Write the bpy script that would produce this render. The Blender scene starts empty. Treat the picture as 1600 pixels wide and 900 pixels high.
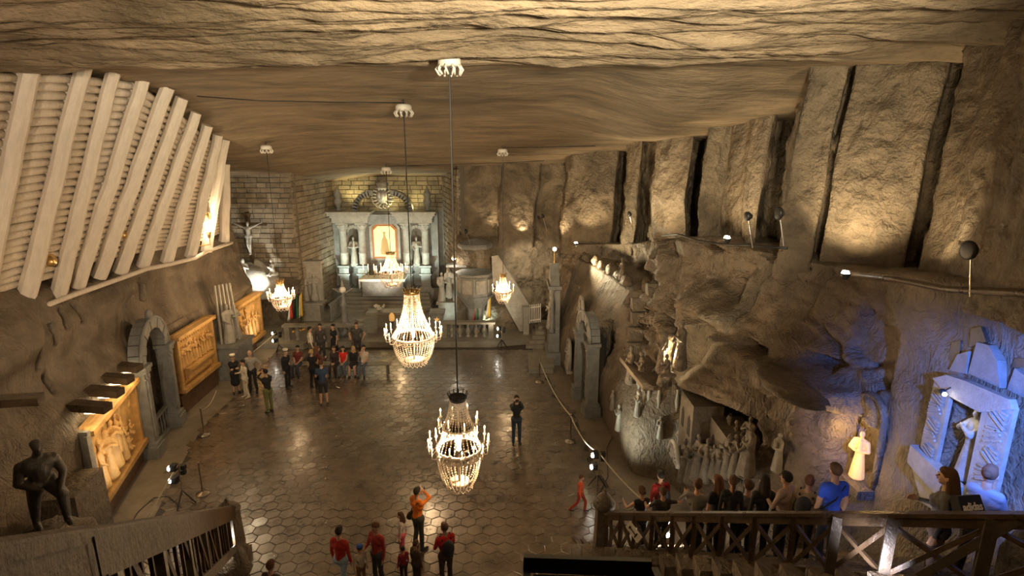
import bpy, math, random
import numpy as np
from mathutils import Vector, Matrix, Euler
random.seed(7); rng = np.random.default_rng(7)
SC = bpy.context.scene
COL = SC.collection
PI = math.pi

# ---------------------------------------------------------------- camera
FPX, TH, CAMZ = 900.0, math.radians(14.0), 10.0
cs, sn = math.cos(TH), math.sin(TH)
cam_d = bpy.data.cameras.new('camera'); cam = bpy.data.objects.new('camera', cam_d); COL.objects.link(cam)
cam.location = (0, 0, CAMZ); cam.rotation_euler = (PI/2 - TH, 0, 0)
cam_d.sensor_width = 36.0; cam_d.lens = 36.0*FPX/1600.0; cam_d.clip_start = 0.05; cam_d.clip_end = 300
SC.camera = cam
# ---------------------------------------------------------------- world, exposure
w = bpy.data.worlds.new('World'); SC.world = w; w.use_nodes = True
w.node_tree.nodes['Background'].inputs[0].default_value = (1.0, .72, .45, 1)
w.node_tree.nodes['Background'].inputs[1].default_value = 0.02
SC.view_settings.view_transform = 'Standard'; SC.view_settings.look = 'None'
SC.view_settings.gamma = 1.0; SC.view_settings.use_curve_mapping = False
SC.view_settings.exposure = 0.0
# ---------------------------------------------------------------- lamps of the hall (fixtures out of frame or hidden in recesses), plus added fill lamps
WARM = (1.0, .60, .27); WHITE = (1.0, .88, .68); COOL = (.78, .95, .80); BLUE = (.10, .24, 1.0)
def spot(name, loc, tgt, W, col=WARM, ang=70, blend=.6, rad=.12):
    l = bpy.data.lights.new(name, 'SPOT'); l.energy = W; l.color = col; l.spot_size = math.radians(ang); l.spot_blend = blend; l.shadow_soft_size = rad
    o = bpy.data.objects.new(name, l); COL.objects.link(o); o.location = loc
    o.rotation_euler = (Vector(tgt) - Vector(loc)).to_track_quat('-Z', 'Y').to_euler(); return o
def point(name, loc, W, col=WARM, rad=.08):
    l = bpy.data.lights.new(name, 'POINT'); l.energy = W; l.color = col; l.shadow_soft_size = rad
    o = bpy.data.objects.new(name, l); COL.objects.link(o); o.location = loc; return o
# unseen ceiling floods on the gallery, inferred from the roof glow
spot('flood_lamp', (2.0, 1.2, 10.5), (.8, 10.4, 12.2), 11000, (1, .86, .60), 88, .9, .25)
spot('flood_lamp', (-2.5, 1.0, 10.3), (-7, 12, 12.0), 700, (1, .76, .46), 90, .8, .25)
spot('flood_lamp', (-4.5, 1.0, 10.4), (-11.2, 15.5, 8.6), 2700, (1, .78, .56), 52, .7, .25)  # added unseen flood that brightens the white timber wall
# altar lamps
spot('altar_lamp', (-10.2, 33.6, 1.6), (-9.6, 36, 5.2), 620, COOL, 110, .9)
spot('altar_lamp', (-5.6, 33.4, 1.6), (-6.4, 36, 5.2), 620, COOL, 110, .9)
spot('altar_lamp', (-7.9, 31.8, 1.2), (-7.9, 35.8, 4.2), 420, WHITE, 90, .9)
spot('altar_lamp', (-10.0, 35.55, 6.25), (-9.7, 36.4, 7.6), 220, (1, .85, .35), 120, .9)
spot('altar_lamp', (-7.2, 35.4, 6.15), (-7.9, 36.4, 7.2), 110, (1, .85, .35), 140, .9)
spot('altar_lamp', (-6.0, 35.5, 6.15), (-6.2, 36.4, 7.4), 110, (1, .85, .35), 140, .9)
# crucifix and side altar
spot('side_lamp', (-12.9, 28.7, 2.2), (-14.3, 31, 5.2), 700, (.95, .95, .85), 75, .8)
spot('side_lamp', (-11.0, 32.0, 1.0), (-12.2, 33.2, 2.8), 90, WHITE, 100, .8)
# far wall and pulpit stair
spot('stair_lamp', (.2, 28.8, 4.6), (1.2, 31, 3.2), 260, (1, .86, .6), 110, .9)
spot('stair_lamp', (-1.4, 29.6, .6), (-1.0, 31, 2.6), 90, COOL, 110, .9)
spot('stair_lamp', (-3.6, 29.0, .5), (-3.8, 32.0, 3.0), 150, COOL, 90, .9)
# up-lights on the ledge of the right wall
for X, Y, Z, tx, ty, tz, W in ((-1.0, 30.5, 5.4, -1.3, 31.2, 9.0, 45), (.5, 30.0, 5.4, .6, 31, 9.2, 45), (2.2, 28.2, 5.4, 2.7, 29.6, 9.2, 75), (3.2, 26.9, 5.6, 3.9, 27.8, 8.5, 120),
                         (4.1, 22.3, 6.4, 5.4, 23.0, 8.8, 130), (4.4, 20.2, 6.8, 6.0, 21.5, 8.6, 170), (5.4, 16.9, 7.1, 7.2, 17.6, 9.4, 150), (6.0, 14.6, 7.3, 7.3, 16.8, 9.5, 70),
                         (6.7, 12.1, 7.6, 7.8, 12.9, 9.0, 190), (7.1, 9.9, 7.9, 8.4, 11.2, 9.6, 90)):
    spot('ledge_lamp', (X, Y, Z), (tx, ty, tz), W*2.4, (1, .78, .46), 95, .9, .08)
# hollow above the gate block
spot('hollow_lamp', (2.75, 25.0, 4.95), (4.3, 24.2, 5.7), 700, (1, .84, .52), 150, .9)
# reliefs low on the right wall
spot('relief_lamp', (1.8, 15.8, .6), (3.9, 16.6, 1.8), 420, (.98, 1, .8), 80, .9)
spot('relief_lamp', (2.6, 14.6, 2.6), (5.0, 13.0, 2.3), 45, WHITE, 100, .9)
spot('relief_lamp', (1.0, 17.5, 3.0), (4.2, 15.0, 4.8), 420, (1, .66, .32), 90, .9)
spot('stair_fill', (3.0, 3.0, 9.2), (6.6, 12.5, 4.5), 150, (1, .60, .27), 80, .9)  # added warm fill over the stair, no fixture there
# blue and white lamps by the niche
spot('blue_lamp', (5.6, 5.0, 7.4), (7.35, 7.6, 6.0), 3000, BLUE, 56, .8, .1)
spot('wall_lamp', (4.7, 6.4, 4.4), (7.3, 9.9, 5.8), 120, (.9, .85, .95), 90, .8, .1)
# added fill lamps, unseen, for general warm light on wall and floor
spot('fill_lamp', (-7.5, 8.0, 8.6), (-12.4, 15.5, 4.5), 200, (1, .74, .42), 75, .9, .2)
spot('fill_lamp', (0, 2.0, 8.8), (-3, 16.0, 0), 300, (1, .7, .38), 66, .9, .3)

# ---------------------------------------------------------------- helpers
def at(px, py, Y):
    a = (py-450.)/FPX; d = Y*(sn+a*cs)/(cs-a*sn); D = Y*cs+d*sn
    return Vector(((px-800.)/FPX*D, Y, CAMZ-d))
def atz(px, py, z):
    a = (py-450.)/FPX; h = CAMZ-z; Y = h*(cs-a*sn)/(a*cs+sn); D = Y*cs+h*sn
    return Vector(((px-800.)/FPX*D, Y, z))
def atx(px, py, X):
    D = FPX*X/(px-800.); a = (py-450.)/FPX
    return Vector((X, D*(cs-a*sn), CAMZ-D*(sn+a*cs)))
ORG = {}
def link(o): COL.objects.link(o); return o
def tag(o, label=None, cat=None, group=None, kind=None):
    if label: o['label'] = label
    if cat: o['category'] = cat
    if group: o['group'] = group
    if kind: o['kind'] = kind
    return o
def thing(name, label, cat, loc=(0, 0, 0), group=None):
    o = bpy.data.objects.new(name, None); link(o); o.location = loc; o.empty_display_size = .1
    ORG[o.name] = Vector(loc); return tag(o, label, cat, group)
class MB:
    def __init__(s): s.v = []; s.f = []; s.m = []
    def add(s, vs, fs, mi=0):
        b = len(s.v); s.v.extend([tuple(q) for q in vs]); s.f.extend([tuple(b+i for i in f) for f in fs]); s.m.extend([mi]*len(fs)); return s
    def box(s, c, size, rot=None, mi=0, taper=1.0):
        hx, hy, hz = size[0]/2, size[1]/2, size[2]/2; vs = []
        for z in (-1, 1):
            t = taper if z > 0 else 1
            for x, y in ((-1, -1), (1, -1), (1, 1), (-1, 1)): vs.append(Vector((x*hx*t, y*hy*t, z*hz)))
        if rot is not None:
            R = rot if isinstance(rot, Matrix) else Euler(rot).to_matrix()
            vs = [R @ q for q in vs]
        c = Vector(c); return s.add([q+c for q in vs], [(0, 3, 2, 1), (4, 5, 6, 7), (0, 1, 5, 4), (1, 2, 6, 5), (2, 3, 7, 6), (3, 0, 4, 7)], mi)
    def beam(s, p0, p1, wd, th, up=(0, 0, 1), mi=0):
        p0 = Vector(p0); p1 = Vector(p1); ax = (p1-p0); L = ax.length; ax.normalize()
        side = ax.cross(Vector(up)); side = side.normalized() if side.length > 1e-5 else Vector((1, 0, 0)); u = side.cross(ax)
        R = Matrix((side, ax, u)).transposed(); return s.box((p0+p1)/2, (wd, L, th), R, mi)
    def tube(s, pts, r, n=8, mi=0, cap=True):
        pts = [Vector(p) for p in pts]; rs = r if hasattr(r, '__len__') else [r]*len(pts); vs = []; fs = []
        ref = None
        for i, p in enumerate(pts):
            t = (pts[min(i+1, len(pts)-1)]-pts[max(i-1, 0)]); t = t.normalized() if t.length > 1e-9 else Vector((0, 0, 1))
            if ref is None:
                ref = Vector((1, 0, 0)) if abs(t.x) < .9 else Vector((0, 1, 0))
            a = (ref - t*ref.dot(t)).normalized(); ref = a; b = t.cross(a)
            for k in range(n):
                an = 2*PI*k/n; vs.append(p + (a*math.cos(an)+b*math.sin(an))*rs[i])
        for i in range(len(pts)-1):
            for k in range(n): fs.append((i*n+k, i*n+(k+1) % n, (i+1)*n+(k+1) % n, (i+1)*n+k))
        if cap: fs.append(tuple(range(n-1, -1, -1))); fs.append(tuple((len(pts)-1)*n+k for k in range(n)))
        return s.add(vs, fs, mi)
    def lathe(s, c, prof, n=16, mi=0, sx=1, sy=1):
        c = Vector(c); vs = []; fs = []
        for r, z in prof:
            for k in range(n):
                an = 2*PI*k/n; vs.append(c+Vector((max(r, 1e-4)*math.cos(an)*sx, max(r, 1e-4)*math.sin(an)*sy, z)))
        for i in range(len(prof)-1):
            for k in range(n): fs.append((i*n+k, i*n+(k+1) % n, (i+1)*n+(k+1) % n, (i+1)*n+k))
        fs.append(tuple(range(n-1, -1, -1))); fs.append(tuple((len(prof)-1)*n+k for k in range(n)))
        return s.add(vs, fs, mi)
    def ball(s, c, r, n=10, m=7, rot=None, mi=0):
        c = Vector(c); r = r if hasattr(r, '__len__') else (r, r, r); vs = [Vector((0, 0, -r[2]))]; fs = []
        for i in range(1, m):
            ph = -PI/2+PI*i/m
            for k in range(n):
                an = 2*PI*k/n; vs.append(Vector((r[0]*math.cos(ph)*math.cos(an), r[1]*math.cos(ph)*math.sin(an), r[2]*math.sin(ph))))
        vs.append(Vector((0, 0, r[2])))
        for k in range(n): fs.append((0, 1+(k+1) % n, 1+k))
        for i in range(m-2):
            for k in range(n): fs.append((1+i*n+k, 1+i*n+(k+1) % n, 1+(i+1)*n+(k+1) % n, 1+(i+1)*n+k))
        T = len(vs)-1; b = 1+(m-2)*n
        for k in range(n): fs.append((T, b+k, b+(k+1) % n))
        if rot is not None:
            R = Euler(rot).to_matrix(); vs = [R @ q for q in vs]
        return s.add([q+c for q in vs], fs, mi)
    def capsule(s, p0, p1, r0, r1, n=10, mi=0):
        p0 = Vector(p0); p1 = Vector(p1); t = (p1-p0).normalized() if (p1-p0).length > 1e-6 else Vector((0, 0, 1)); pts = []; rs = []
        for an in (80, 50, 22): pts.append(p0-t*r0*math.sin(math.radians(an))); rs.append(r0*math.cos(math.radians(an)))
        pts.append(p0); rs.append(r0); pts.append(p1); rs.append(r1)
        for an in (22, 50, 80): pts.append(p1+t*r1*math.sin(math.radians(an))); rs.append(r1*math.cos(math.radians(an)))
        return s.tube(pts, rs, n, mi)
    def prism(s, poly, axis, lo, hi, mi=0):
        # poly in the two other axes; extruded along axis
        n = len(poly); vs = []
        for q in (lo, hi):
            for a, b in poly:
                vs.append({'x': (q, a, b), 'y': (a, q, b), 'z': (a, b, q)}[axis])
        fs = [tuple(range(n-1, -1, -1)), tuple(range(n, 2*n))]+[(i, (i+1) % n, n+(i+1) % n, n+i) for i in range(n)]
        return s.add(vs, fs, mi)
    def build(s, name, mat, parent=None, smooth=False, label=None, world=True):
        me = bpy.data.meshes.new(name); off = Vector((0, 0, 0))
        if parent is not None and world: off = ORG.get(parent.name, off)
        vs = [(a-off.x, b-off.y, c-off.z) for a, b, c in s.v] if off.length > 0 else s.v
        me.from_pydata(vs, [], s.f)
        for m_ in (mat if isinstance(mat, (list, tuple)) else [mat]): me.materials.append(m_)
        if isinstance(mat, (list, tuple)): me.polygons.foreach_set('material_index', s.m)
        if smooth: me.polygons.foreach_set('use_smooth', [True]*len(s.f))
        me.update(); o = bpy.data.objects.new(name, me); link(o)
        if parent is not None: o.parent = parent
        ORG[o.name] = off if parent is not None else Vector((0, 0, 0))
        if label: o['label'] = label
        return o
def solo(mb, name, mat, label, cat, group=None, smooth=False, kind=None):
    """top-level single mesh with its origin at the base of its bounds"""
    A = np.array(mb.v); c = Vector(((A[:, 0].min()+A[:, 0].max())/2, (A[:, 1].min()+A[:, 1].max())/2, A[:, 2].min()))
    mb.v = [(a-c.x, b-c.y, q-c.z) for a, b, q in mb.v]
    o = mb.build(name, mat, None, smooth); o.location = c; ORG[o.name] = c; return tag(o, label, cat, group, kind)
def inst(mesh, name, parent, loc, rot=(0, 0, 0), scale=(1, 1, 1)):
    o = bpy.data.objects.new(name, mesh); link(o); o.parent = parent
    off = ORG.get(parent.name, Vector((0, 0, 0))) if parent is not None else Vector((0, 0, 0))
    o.location = Vector(loc)-off; o.rotation_euler = rot; o.scale = scale; return o
def mesh_of(mb, name, mats, smooth=False):
    me = bpy.data.meshes.new(name); me.from_pydata(mb.v, [], mb.f)
    for m_ in (mats if isinstance(mats, (list, tuple)) else [mats]): me.materials.append(m_)
    if smooth: me.polygons.foreach_set('use_smooth', [True]*len(mb.f))
    me.update(); return me

# ---------------------------------------------------------------- noise
def _h(i, j, k):
    n = (i*374761393 + j*668265263 + k*2147483647) & 0xffffffff
    n = ((n ^ (n >> 13))*1274126177) & 0xffffffff
    return ((n ^ (n >> 16)) & 0xffff)/65535.0*2-1
def vn(x, y, z):
    xi = np.floor(x).astype(np.int64); yi = np.floor(y).astype(np.int64); zi = np.floor(z).astype(np.int64)
    fx = x-xi; fy = y-yi; fz = z-zi; fx = fx*fx*(3-2*fx); fy = fy*fy*(3-2*fy); fz = fz*fz*(3-2*fz); r = 0
    for a in (0, 1):
        for b in (0, 1):
            for c in (0, 1):
                r = r+_h(xi+a, yi+b, zi+c)*(fx if a else 1-fx)*(fy if b else 1-fy)*(fz if c else 1-fz)
    return r
def fbm(x, y, z, o=4, rough=.5):
    r = 0; a = 1; s = 1
    for i in range(o): r = r+a*vn(x*s+i*17.3, y*s+i*5.1, z*s+i*9.7); a *= rough; s *= 2.03
    return r
def ridge(x, y, z, o=4):
    r = 0; a = 1; s = 1
    for i in range(o): r = r+a*(1-2*np.abs(vn(x*s+i*7.3, y*s+i*15.1, z*s+i*3.7))); a *= .5; s *= 2.1
    return r
def sst(a, b, x): t = np.clip((x-a)/(b-a), 0, 1); return t*t*(3-2*t)
def grid_obj(name, P, mat, smooth=True, flip=False, parent=None):
    nu, nv = P.shape[:2]; idx = np.arange(nu*nv).reshape(nu, nv)
    q = np.stack([idx[:-1, :-1], idx[1:, :-1], idx[1:, 1:], idx[:-1, 1:]], -1).reshape(-1, 4)
    if flip: q = q[:, ::-1]
    me = bpy.data.meshes.new(name); me.vertices.add(nu*nv); me.vertices.foreach_set('co', P.reshape(-1).astype(np.float32))
    me.loops.add(q.size); me.loops.foreach_set('vertex_index', q.reshape(-1).astype(np.int32)); me.polygons.add(len(q))
    me.polygons.foreach_set('loop_start', np.arange(0, q.size, 4, dtype=np.int32)); me.polygons.foreach_set('loop_total', np.full(len(q), 4, dtype=np.int32))
    me.update(calc_edges=True); me.validate(); me.materials.append(mat)
    if smooth: me.polygons.foreach_set('use_smooth', [True]*len(me.polygons))
    o = bpy.data.objects.new(name, me); link(o)
    if parent is not None: o.parent = parent
    ORG[o.name] = Vector((0, 0, 0)); return o

# ---------------------------------------------------------------- materials
def mat(name, col, rough=.6, metal=0, emis=None, es=0, bump=0, bscale=20, var=0, vscale=3, spec=.5, trans=0, alpha=1, stretch=None, distort=0, rvar=0, chis=0, chs=26, bdist=.05):
    m = bpy.data.materials.new(name); m.use_nodes = True; nt = m.node_tree; N = nt.nodes; L = nt.links; b = N['Principled BSDF']
    c = (*col, 1); b.inputs['Base Color'].default_value = c; b.inputs['Roughness'].default_value = rough; b.inputs['Metallic'].default_value = metal
    b.inputs['Specular IOR Level'].default_value = spec
    if trans: b.inputs['Transmission Weight'].default_value = trans
    if emis: b.inputs['Emission Color'].default_value = (*emis, 1); b.inputs['Emission Strength'].default_value = es
    if bump or var or chis:
        g = N.new('ShaderNodeNewGeometry'); mp = N.new('ShaderNodeMapping'); L.new(g.outputs['Position'], mp.inputs[0])
        if stretch: mp.inputs['Scale'].default_value = stretch
    if var:
        n = N.new('ShaderNodeTexNoise'); n.inputs['Scale'].default_value = vscale; n.inputs['Detail'].default_value = 7; n.inputs['Roughness'].default_value = .65; n.inputs['Distortion'].default_value = distort; L.new(mp.outputs[0], n.inputs[0])
        r = N.new('ShaderNodeValToRGB'); r.color_ramp.elements[0].position = .3; r.color_ramp.elements[1].position = .72
        r.color_ramp.elements[0].color = (*[max(0, q*(1-var)) for q in col], 1); r.color_ramp.elements[1].color = (*[min(1, q*(1+var*.8)) for q in col], 1)
        L.new(n.outputs[0], r.inputs[0]); L.new(r.outputs[0], b.inputs['Base Color'])
        if rvar:
            mr = N.new('ShaderNodeMapRange'); mr.inputs['To Min'].default_value = max(.02, rough-rvar); mr.inputs['To Max'].default_value = rough+rvar; mr.inputs['From Min'].default_value = .3; mr.inputs['From Max'].default_value = .7
            L.new(n.outputs[0], mr.inputs[0]); L.new(mr.outputs[0], b.inputs['Roughness'])
    last = None
    if bump:
        n2 = N.new('ShaderNodeTexNoise'); n2.inputs['Scale'].default_value = bscale; n2.inputs['Detail'].default_value = 6; n2.inputs['Roughness'].default_value = .6; L.new(mp.outputs[0], n2.inputs[0])
        bp = N.new('ShaderNodeBump'); bp.inputs['Strength'].default_value = bump; bp.inputs['Distance'].default_value = bdist; L.new(n2.outputs[0], bp.inputs['Height']); last = bp
    if chis:   # comb-like pick marks running down the rock in swinging strokes
        n3 = N.new('ShaderNodeTexNoise'); n3.inputs['Scale'].default_value = .9; n3.inputs['Detail'].default_value = 3; L.new(g.outputs['Position'], n3.inputs[0])
        va = N.new('ShaderNodeVectorMath'); va.operation = 'MULTIPLY_ADD'; va.inputs[1].default_value = (1.6, 1.6, 1.6); L.new(n3.outputs[1], va.inputs[0]); L.new(g.outputs['Position'], va.inputs[2])
        m3 = N.new('ShaderNodeMapping'); m3.inputs['Scale'].default_value = (chs, chs, chs*.16); L.new(va.outputs[0], m3.inputs[0])
        n4 = N.new('ShaderNodeTexNoise'); n4.inputs['Scale'].default_value = 1; n4.inputs['Detail'].default_value = 2; L.new(m3.outputs[0], n4.inputs[0])
        b2 = N.new('ShaderNodeBump'); b2.inputs['Strength'].default_value = chis; b2.inputs['Distance'].default_value = .06; L.new(n4.outputs[0], b2.inputs['Height'])
        if last: L.new(last.outputs[0], b2.inputs['Normal'])
        last = b2
    if last: L.new(last.outputs[0], b.inputs['Normal'])
    return m
M = {}
M['rock'] = mat('salt_rock', (.17, .132, .092), .62, bump=.9, bscale=5, var=.45, vscale=1.3, chis=1.0, chs=12, bdist=.1)
M['rock_up'] = mat('rough_rock', (.18, .137, .09), .55, bump=1, bscale=4.5, var=.55, vscale=.9, distort=1, bdist=.2)
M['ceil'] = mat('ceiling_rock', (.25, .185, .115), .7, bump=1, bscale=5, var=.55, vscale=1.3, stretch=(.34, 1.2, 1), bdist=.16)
M['carved'] = mat('carved_salt', (.34, .32, .28), .5, bump=.5, bscale=14, var=.25, vscale=4)
M['grey'] = mat('grey_salt', (.22, .22, .21), .5, bump=.4, bscale=12, var=.3, vscale=3)
M['brick'] = mat('salt_brick', (.27, .22, .155), .6, bump=.6, bscale=14, var=.4, vscale=2.2)
M['brick2'] = mat('salt_brick_dark', (.20, .16, .11), .6, bump=.6, bscale=14, var=.4, vscale=2.2)
M['mortar'] = mat('joint_salt', (.10, .085, .065), .8, bump=.4, bscale=10)
M['tile'] = mat('salt_tile', (.15, .113, .078), .2, bump=.4, bscale=9, var=.5, vscale=1.6, rvar=.07, spec=.9)
M['tile'].node_tree.nodes['Principled BSDF'].inputs['Coat Weight'].default_value = 1.0; M['tile'].node_tree.nodes['Principled BSDF'].inputs['Coat Roughness'].default_value = .21
M['joint'] = mat('floor_joint', (.06, .048, .035), .6, bump=.4, bscale=12)
M['path'] = mat('smooth_salt_floor', (.24, .20, .155), .33, bump=.35, bscale=4, var=.3, vscale=2, rvar=.08)
M['plat'] = mat('platform_salt', (.25, .23, .19), .4, bump=.3, bscale=6, var=.25, vscale=2)
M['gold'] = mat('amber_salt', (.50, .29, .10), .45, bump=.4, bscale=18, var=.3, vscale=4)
M['darkred'] = mat('brown_salt', (.13, .07, .04), .45, bump=.5, bscale=7, var=.4, vscale=2)
M['whitewood'] = mat('whitewashed_timber', (.74, .66, .56), .7, bump=.5, bscale=6, var=.12, vscale=2.5, stretch=(1, 6, 1))
M['wood'] = mat('dark_wood', (.075, .048, .026), .33, bump=.5, bscale=8, var=.5, vscale=2.5, rvar=.1)
M['woodd'] = mat('blackened_wood', (.075, .058, .042), .42, bump=.4, bscale=8, var=.4, vscale=3)
M['railwood'] = mat('worn_rail_wood', (.05, .028, .012), .55, bump=.6, bscale=8, var=.5, vscale=2.5, spec=.15)
M['black'] = mat('black_metal', (.02, .02, .02), .4)
M['dark'] = mat('dark_void', (.02, .017, .014), .8)
M['steel'] = mat('steel', (.55, .5, .42), .28, metal=.9)
M['brass'] = mat('brass', (.70, .48, .2), .3, metal=.9)
M['white'] = mat('white_paint', (.8, .76, .68), .5)
M['cloth_w'] = mat('white_linen', (.8, .78, .7), .8)
M['bead'] = mat('salt_crystal', (.93, .80, .68), .25, spec=.8)
M['candle'] = mat('candle_wax', (.95, .88, .75), .5, emis=(1, .7, .38), es=1.2)
M['flame'] = mat('candle_flame', (1, .9, .6), .5, emis=(1, .72, .36), es=26)
M['lens'] = mat('lamp_lens', (1, 1, 1), .3, emis=(1, .92, .78), es=25)
M['lensw'] = mat('warm_lamp_lens', (1, .9, .7), .3, emis=(1, .78, .45), es=18)
M['rope'] = mat('pale_rope', (.6, .55, .42), .8)
M['red'] = mat('red_cloth', (.75, .03, .02), .7)
M['green'] = mat('green_cloth', (.03, .16, .06), .7)
M['yellow'] = mat('yellow_cloth', (.85, .55, .05), .7)
M['blackc'] = mat('black_cloth', (.02, .02, .022), .8)
M['picture'] = mat('lit_gilded_picture', (.9, .72, .36), .4, emis=(1, .68, .28), es=.55, var=.3, vscale=6, bump=.4, bscale=12)  # brightness of the picture is put in as emission, it is no lamp
M['picfig'] = mat('picture_figure', (.5, .33, .14), .45)
M['frame'] = mat('red_wood_frame', (.40, .15, .06), .35)
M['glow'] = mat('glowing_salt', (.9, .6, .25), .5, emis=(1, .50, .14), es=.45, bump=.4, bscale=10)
def cloth(c, r=.85):
    k = 'cloth_%.2f_%.2f_%.2f' % c
    if k not in M: M[k] = mat('fabric', c, r, bump=.15, bscale=30, var=.15, vscale=8)
    return M[k]

# ================================================================ SETTING
def fy(Y, ys, vs): return np.interp(Y, ys, vs)
def zceil(X, Y):
    z = fy(Y, [-2, 9, 12, 15, 18.7, 22, 26, 31, 36, 38], [12.3, 12.1, 11.85, 11.75, 11.4, 10.75, 10.0, 8.95, 8.15, 8.0])
    return z - .8*sst(1.5, 5.0, X)*sst(13.5, 16.5, Y)*(1-sst(20, 26, Y)) - .5*sst(-8, -13, X)*sst(16, 21, Y)
# ceiling: layered rock with ridges running across the hall
xs = np.concatenate([np.linspace(-20, 12, 300)]); ysn = np.concatenate([np.linspace(-2, 7, 30, endpoint=False), np.linspace(7, 17, 330, endpoint=False), np.linspace(17, 38, 180)])
X, Y = np.meshgrid(xs, ysn, indexing='ij')
lay = fbm(X*.10, Y*1.1+X*.04, X*0, 5, .6); lay2 = ridge(X*.17, Y*2.6+X*.08, X*0+3, 4)
near = 1-sst(11.0, 13.8, Y+.8*vn(X*.3, Y*0, Y*0))
Z = zceil(X, Y) - near*(.19*lay + .13*lay2) - (1-near)*(.05*fbm(X*.5, Y*.9, X*0, 4) + .015*ridge(X*.5, Y*2, X*0)) - .25*sst(10.4, 11.6, Y+.6*vn(X*.25, Y*0+2, Y*0))*(1-sst(11.6, 14.5, Y))
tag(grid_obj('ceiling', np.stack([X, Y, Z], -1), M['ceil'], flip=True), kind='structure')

# left wall, a height field in x over (y, z)
LB = ([2, 9, 12, 13.4, 17, 19, 20.2, 23, 27, 28.4, 28.9, 31], [-10.0, -10.6, -11.0, -11.1, -12.1, -12.6, -12.7, -12.7, -13.1, -13.3, -15.6, -15.8])
Yv = np.linspace(4, 31.5, 420); Zv = np.linspace(-.1, 12.2, 170)
Y, Z = np.meshgrid(Yv, Zv, indexing='ij')
base = fy(Y, *LB)
X = base - .5*sst(2.8, 4.5, Z) - .3*sst(5.0, 6.0, Z) - 1.2*sst(6.0, 7.4, Z)*(1-sst(25.0, 26.2, Y))
X += .26*fbm(Y*.35, Z*.45, Y*0+1, 4)*sst(.2, 2, Z) + .07*ridge(Y*.9, Z*1.1, Y*0, 3)*sst(3, 5, Z)
X += .35*sst(0, 1, np.sin(Y*1.0+2)+.4)*sst(4.8, 5.5, Z)*(1-sst(5.9, 6.2, Z))
def inbox(Y, Z, y0, y1, z0, z1, e=.06): return sst(y0-e, y0+e, Y)*(1-sst(y1-e, y1+e, Y))*sst(z0-e, z0+e, Z)*(1-sst(z1-e, z1+e, Z))
for (y0, y1, z0, z1) in ((13.5, 16.9, .5, 2.9), (20.2, 23.0, .75, 3.15), (25.4, 28.2, .5, 2.85)):
    X -= .28*inbox(Y, Z, y0-.05, y1+.05, z0-.1, z1+.15)
LAY, LAW, LAS = 18.3, 1.0, 3.1
din = ((np.abs(Y-LAY) < LAW) & (Z < LAS)) | (((Y-LAY)**2+((Z-LAS)*1.0)**2) < LAW**2)
X = np.where(din, base-1.5, X)
for (px, py) in ((51, 560), (94, 523), (151, 489), (120, 500), (75, 600)):
    for _ in range(1):
        q = atx(px, py, -11.8); X -= .45*inbox(Y, Z, q.y-.09, q.y+.09, q.z-.28, q.z+.28, .04)
tag(grid_obj('wall_left', np.stack([X, Y, Z], -1), M['rock'], flip=True), kind='structure')
LW = (Yv, Zv, X)

# right wall, lower part
RB = ([-2, 3, 6.0, 8.5, 10.4, 11.6, 13, 14.2, 15.2, 16.8, 20, 21.8, 24, 27, 29, 32], [7.1, 7.1, 7.1, 7.1, 7.15, 6.4, 5.3, 4.5, 3.95, 3.65, 3.4, 2.85, 2.6, 2.0, 2.2, 2.6])
RT = ([-2, 5, 8, 12, 16, 20, 24, 28, 32], [7.6, 7.6, 7.5, 7.3, 6.3, 5.1, 4.1, 3.0, 3.0])
RZ = ([-2, 5, 8, 12, 16, 18.7, 20, 24, 28, 32], [8.1, 8.1, 8.0, 7.35, 7.2, 7.0, 6.7, 5.9, 5.2, 5.1])
Yv = np.linspace(-1, 31.5, 560); Tv = np.linspace(0, 1, 190)
Y, T = np.meshgrid(Yv, Tv, indexing='ij'); zt = fy(Y, *RZ); Z = -.1+(zt+.1)*T
b0 = fy(Y, *RB); t0 = fy(Y, *RT)
X = b0+(t0-b0)*sst(.15, 1.0, T)
blk = sst(20.2, 20.6, Y)*(1-sst(27.0, 27.6, Y))                        # gate block juts out below z 4.8
X += blk*(-.1*(1-sst(4.7, 4.85, Z)) + .75*sst(4.7, 4.85, Z))
dome = np.clip(1-((Y-24.2)/2.5)**2-((Z-4.9)/1.15)**2, 0, 1)*(Z > 4.75)
X += .9*np.sqrt(dome)*blk
ov = sst(11.4, 11.8, Y)*(1-sst(15.4, 16.2, Y))                        # deep recess with the town relief, overhang at z 3.5
X += ov*(.95*(1-sst(3.35, 3.5, Z+.15*vn(Y*1.2, Z*0, Y*0)))*sst(12.4, 13, Y)+.0)
X -= sst(12.2, 12.6, Y)*(1-sst(15.2, 15.8, Y))*.35*inbox(Y, Z, 12, 15.8, 3.5, 4.9, .08)
X -= .55*sst(10.9, 11.2, Y)*(1-sst(12.3, 12.5, Y))*(1-sst(4.9, 5.05, Z+.1*vn(Y*2, Z*0, Y*0)))     # pillar block with the golden figure
gro = np.clip(1-((Y-15.6)/.85)**2-((Z-4.25)/.75)**2, 0, 1); X += 1.1*np.sqrt(gro)
X -= .5*sst(14.4, 15.4, Y)*(1-sst(16.4, 17.6, Y))*sst(5.0, 5.3, Z)*(1-sst(5.4, 6.2, Z))
X -= .4*sst(14.9, 15.3, Y)*(1-sst(16.2, 16.8, Y))*sst(3.0, 3.35, Z)*(1-sst(3.4, 3.6, Z))
for k in range(5):                                                     # zigzag stair cut in the rock
    yy = 18.2+k*.42; zz = 3.3+k*.42
    X += .45*inbox(Y, Z, yy-.55, yy-.1, zz-.75, zz-.08, .05)+.38*inbox(Y, Z, yy+.45, yy+.8, zz-.75, zz-.15, .05)
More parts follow.
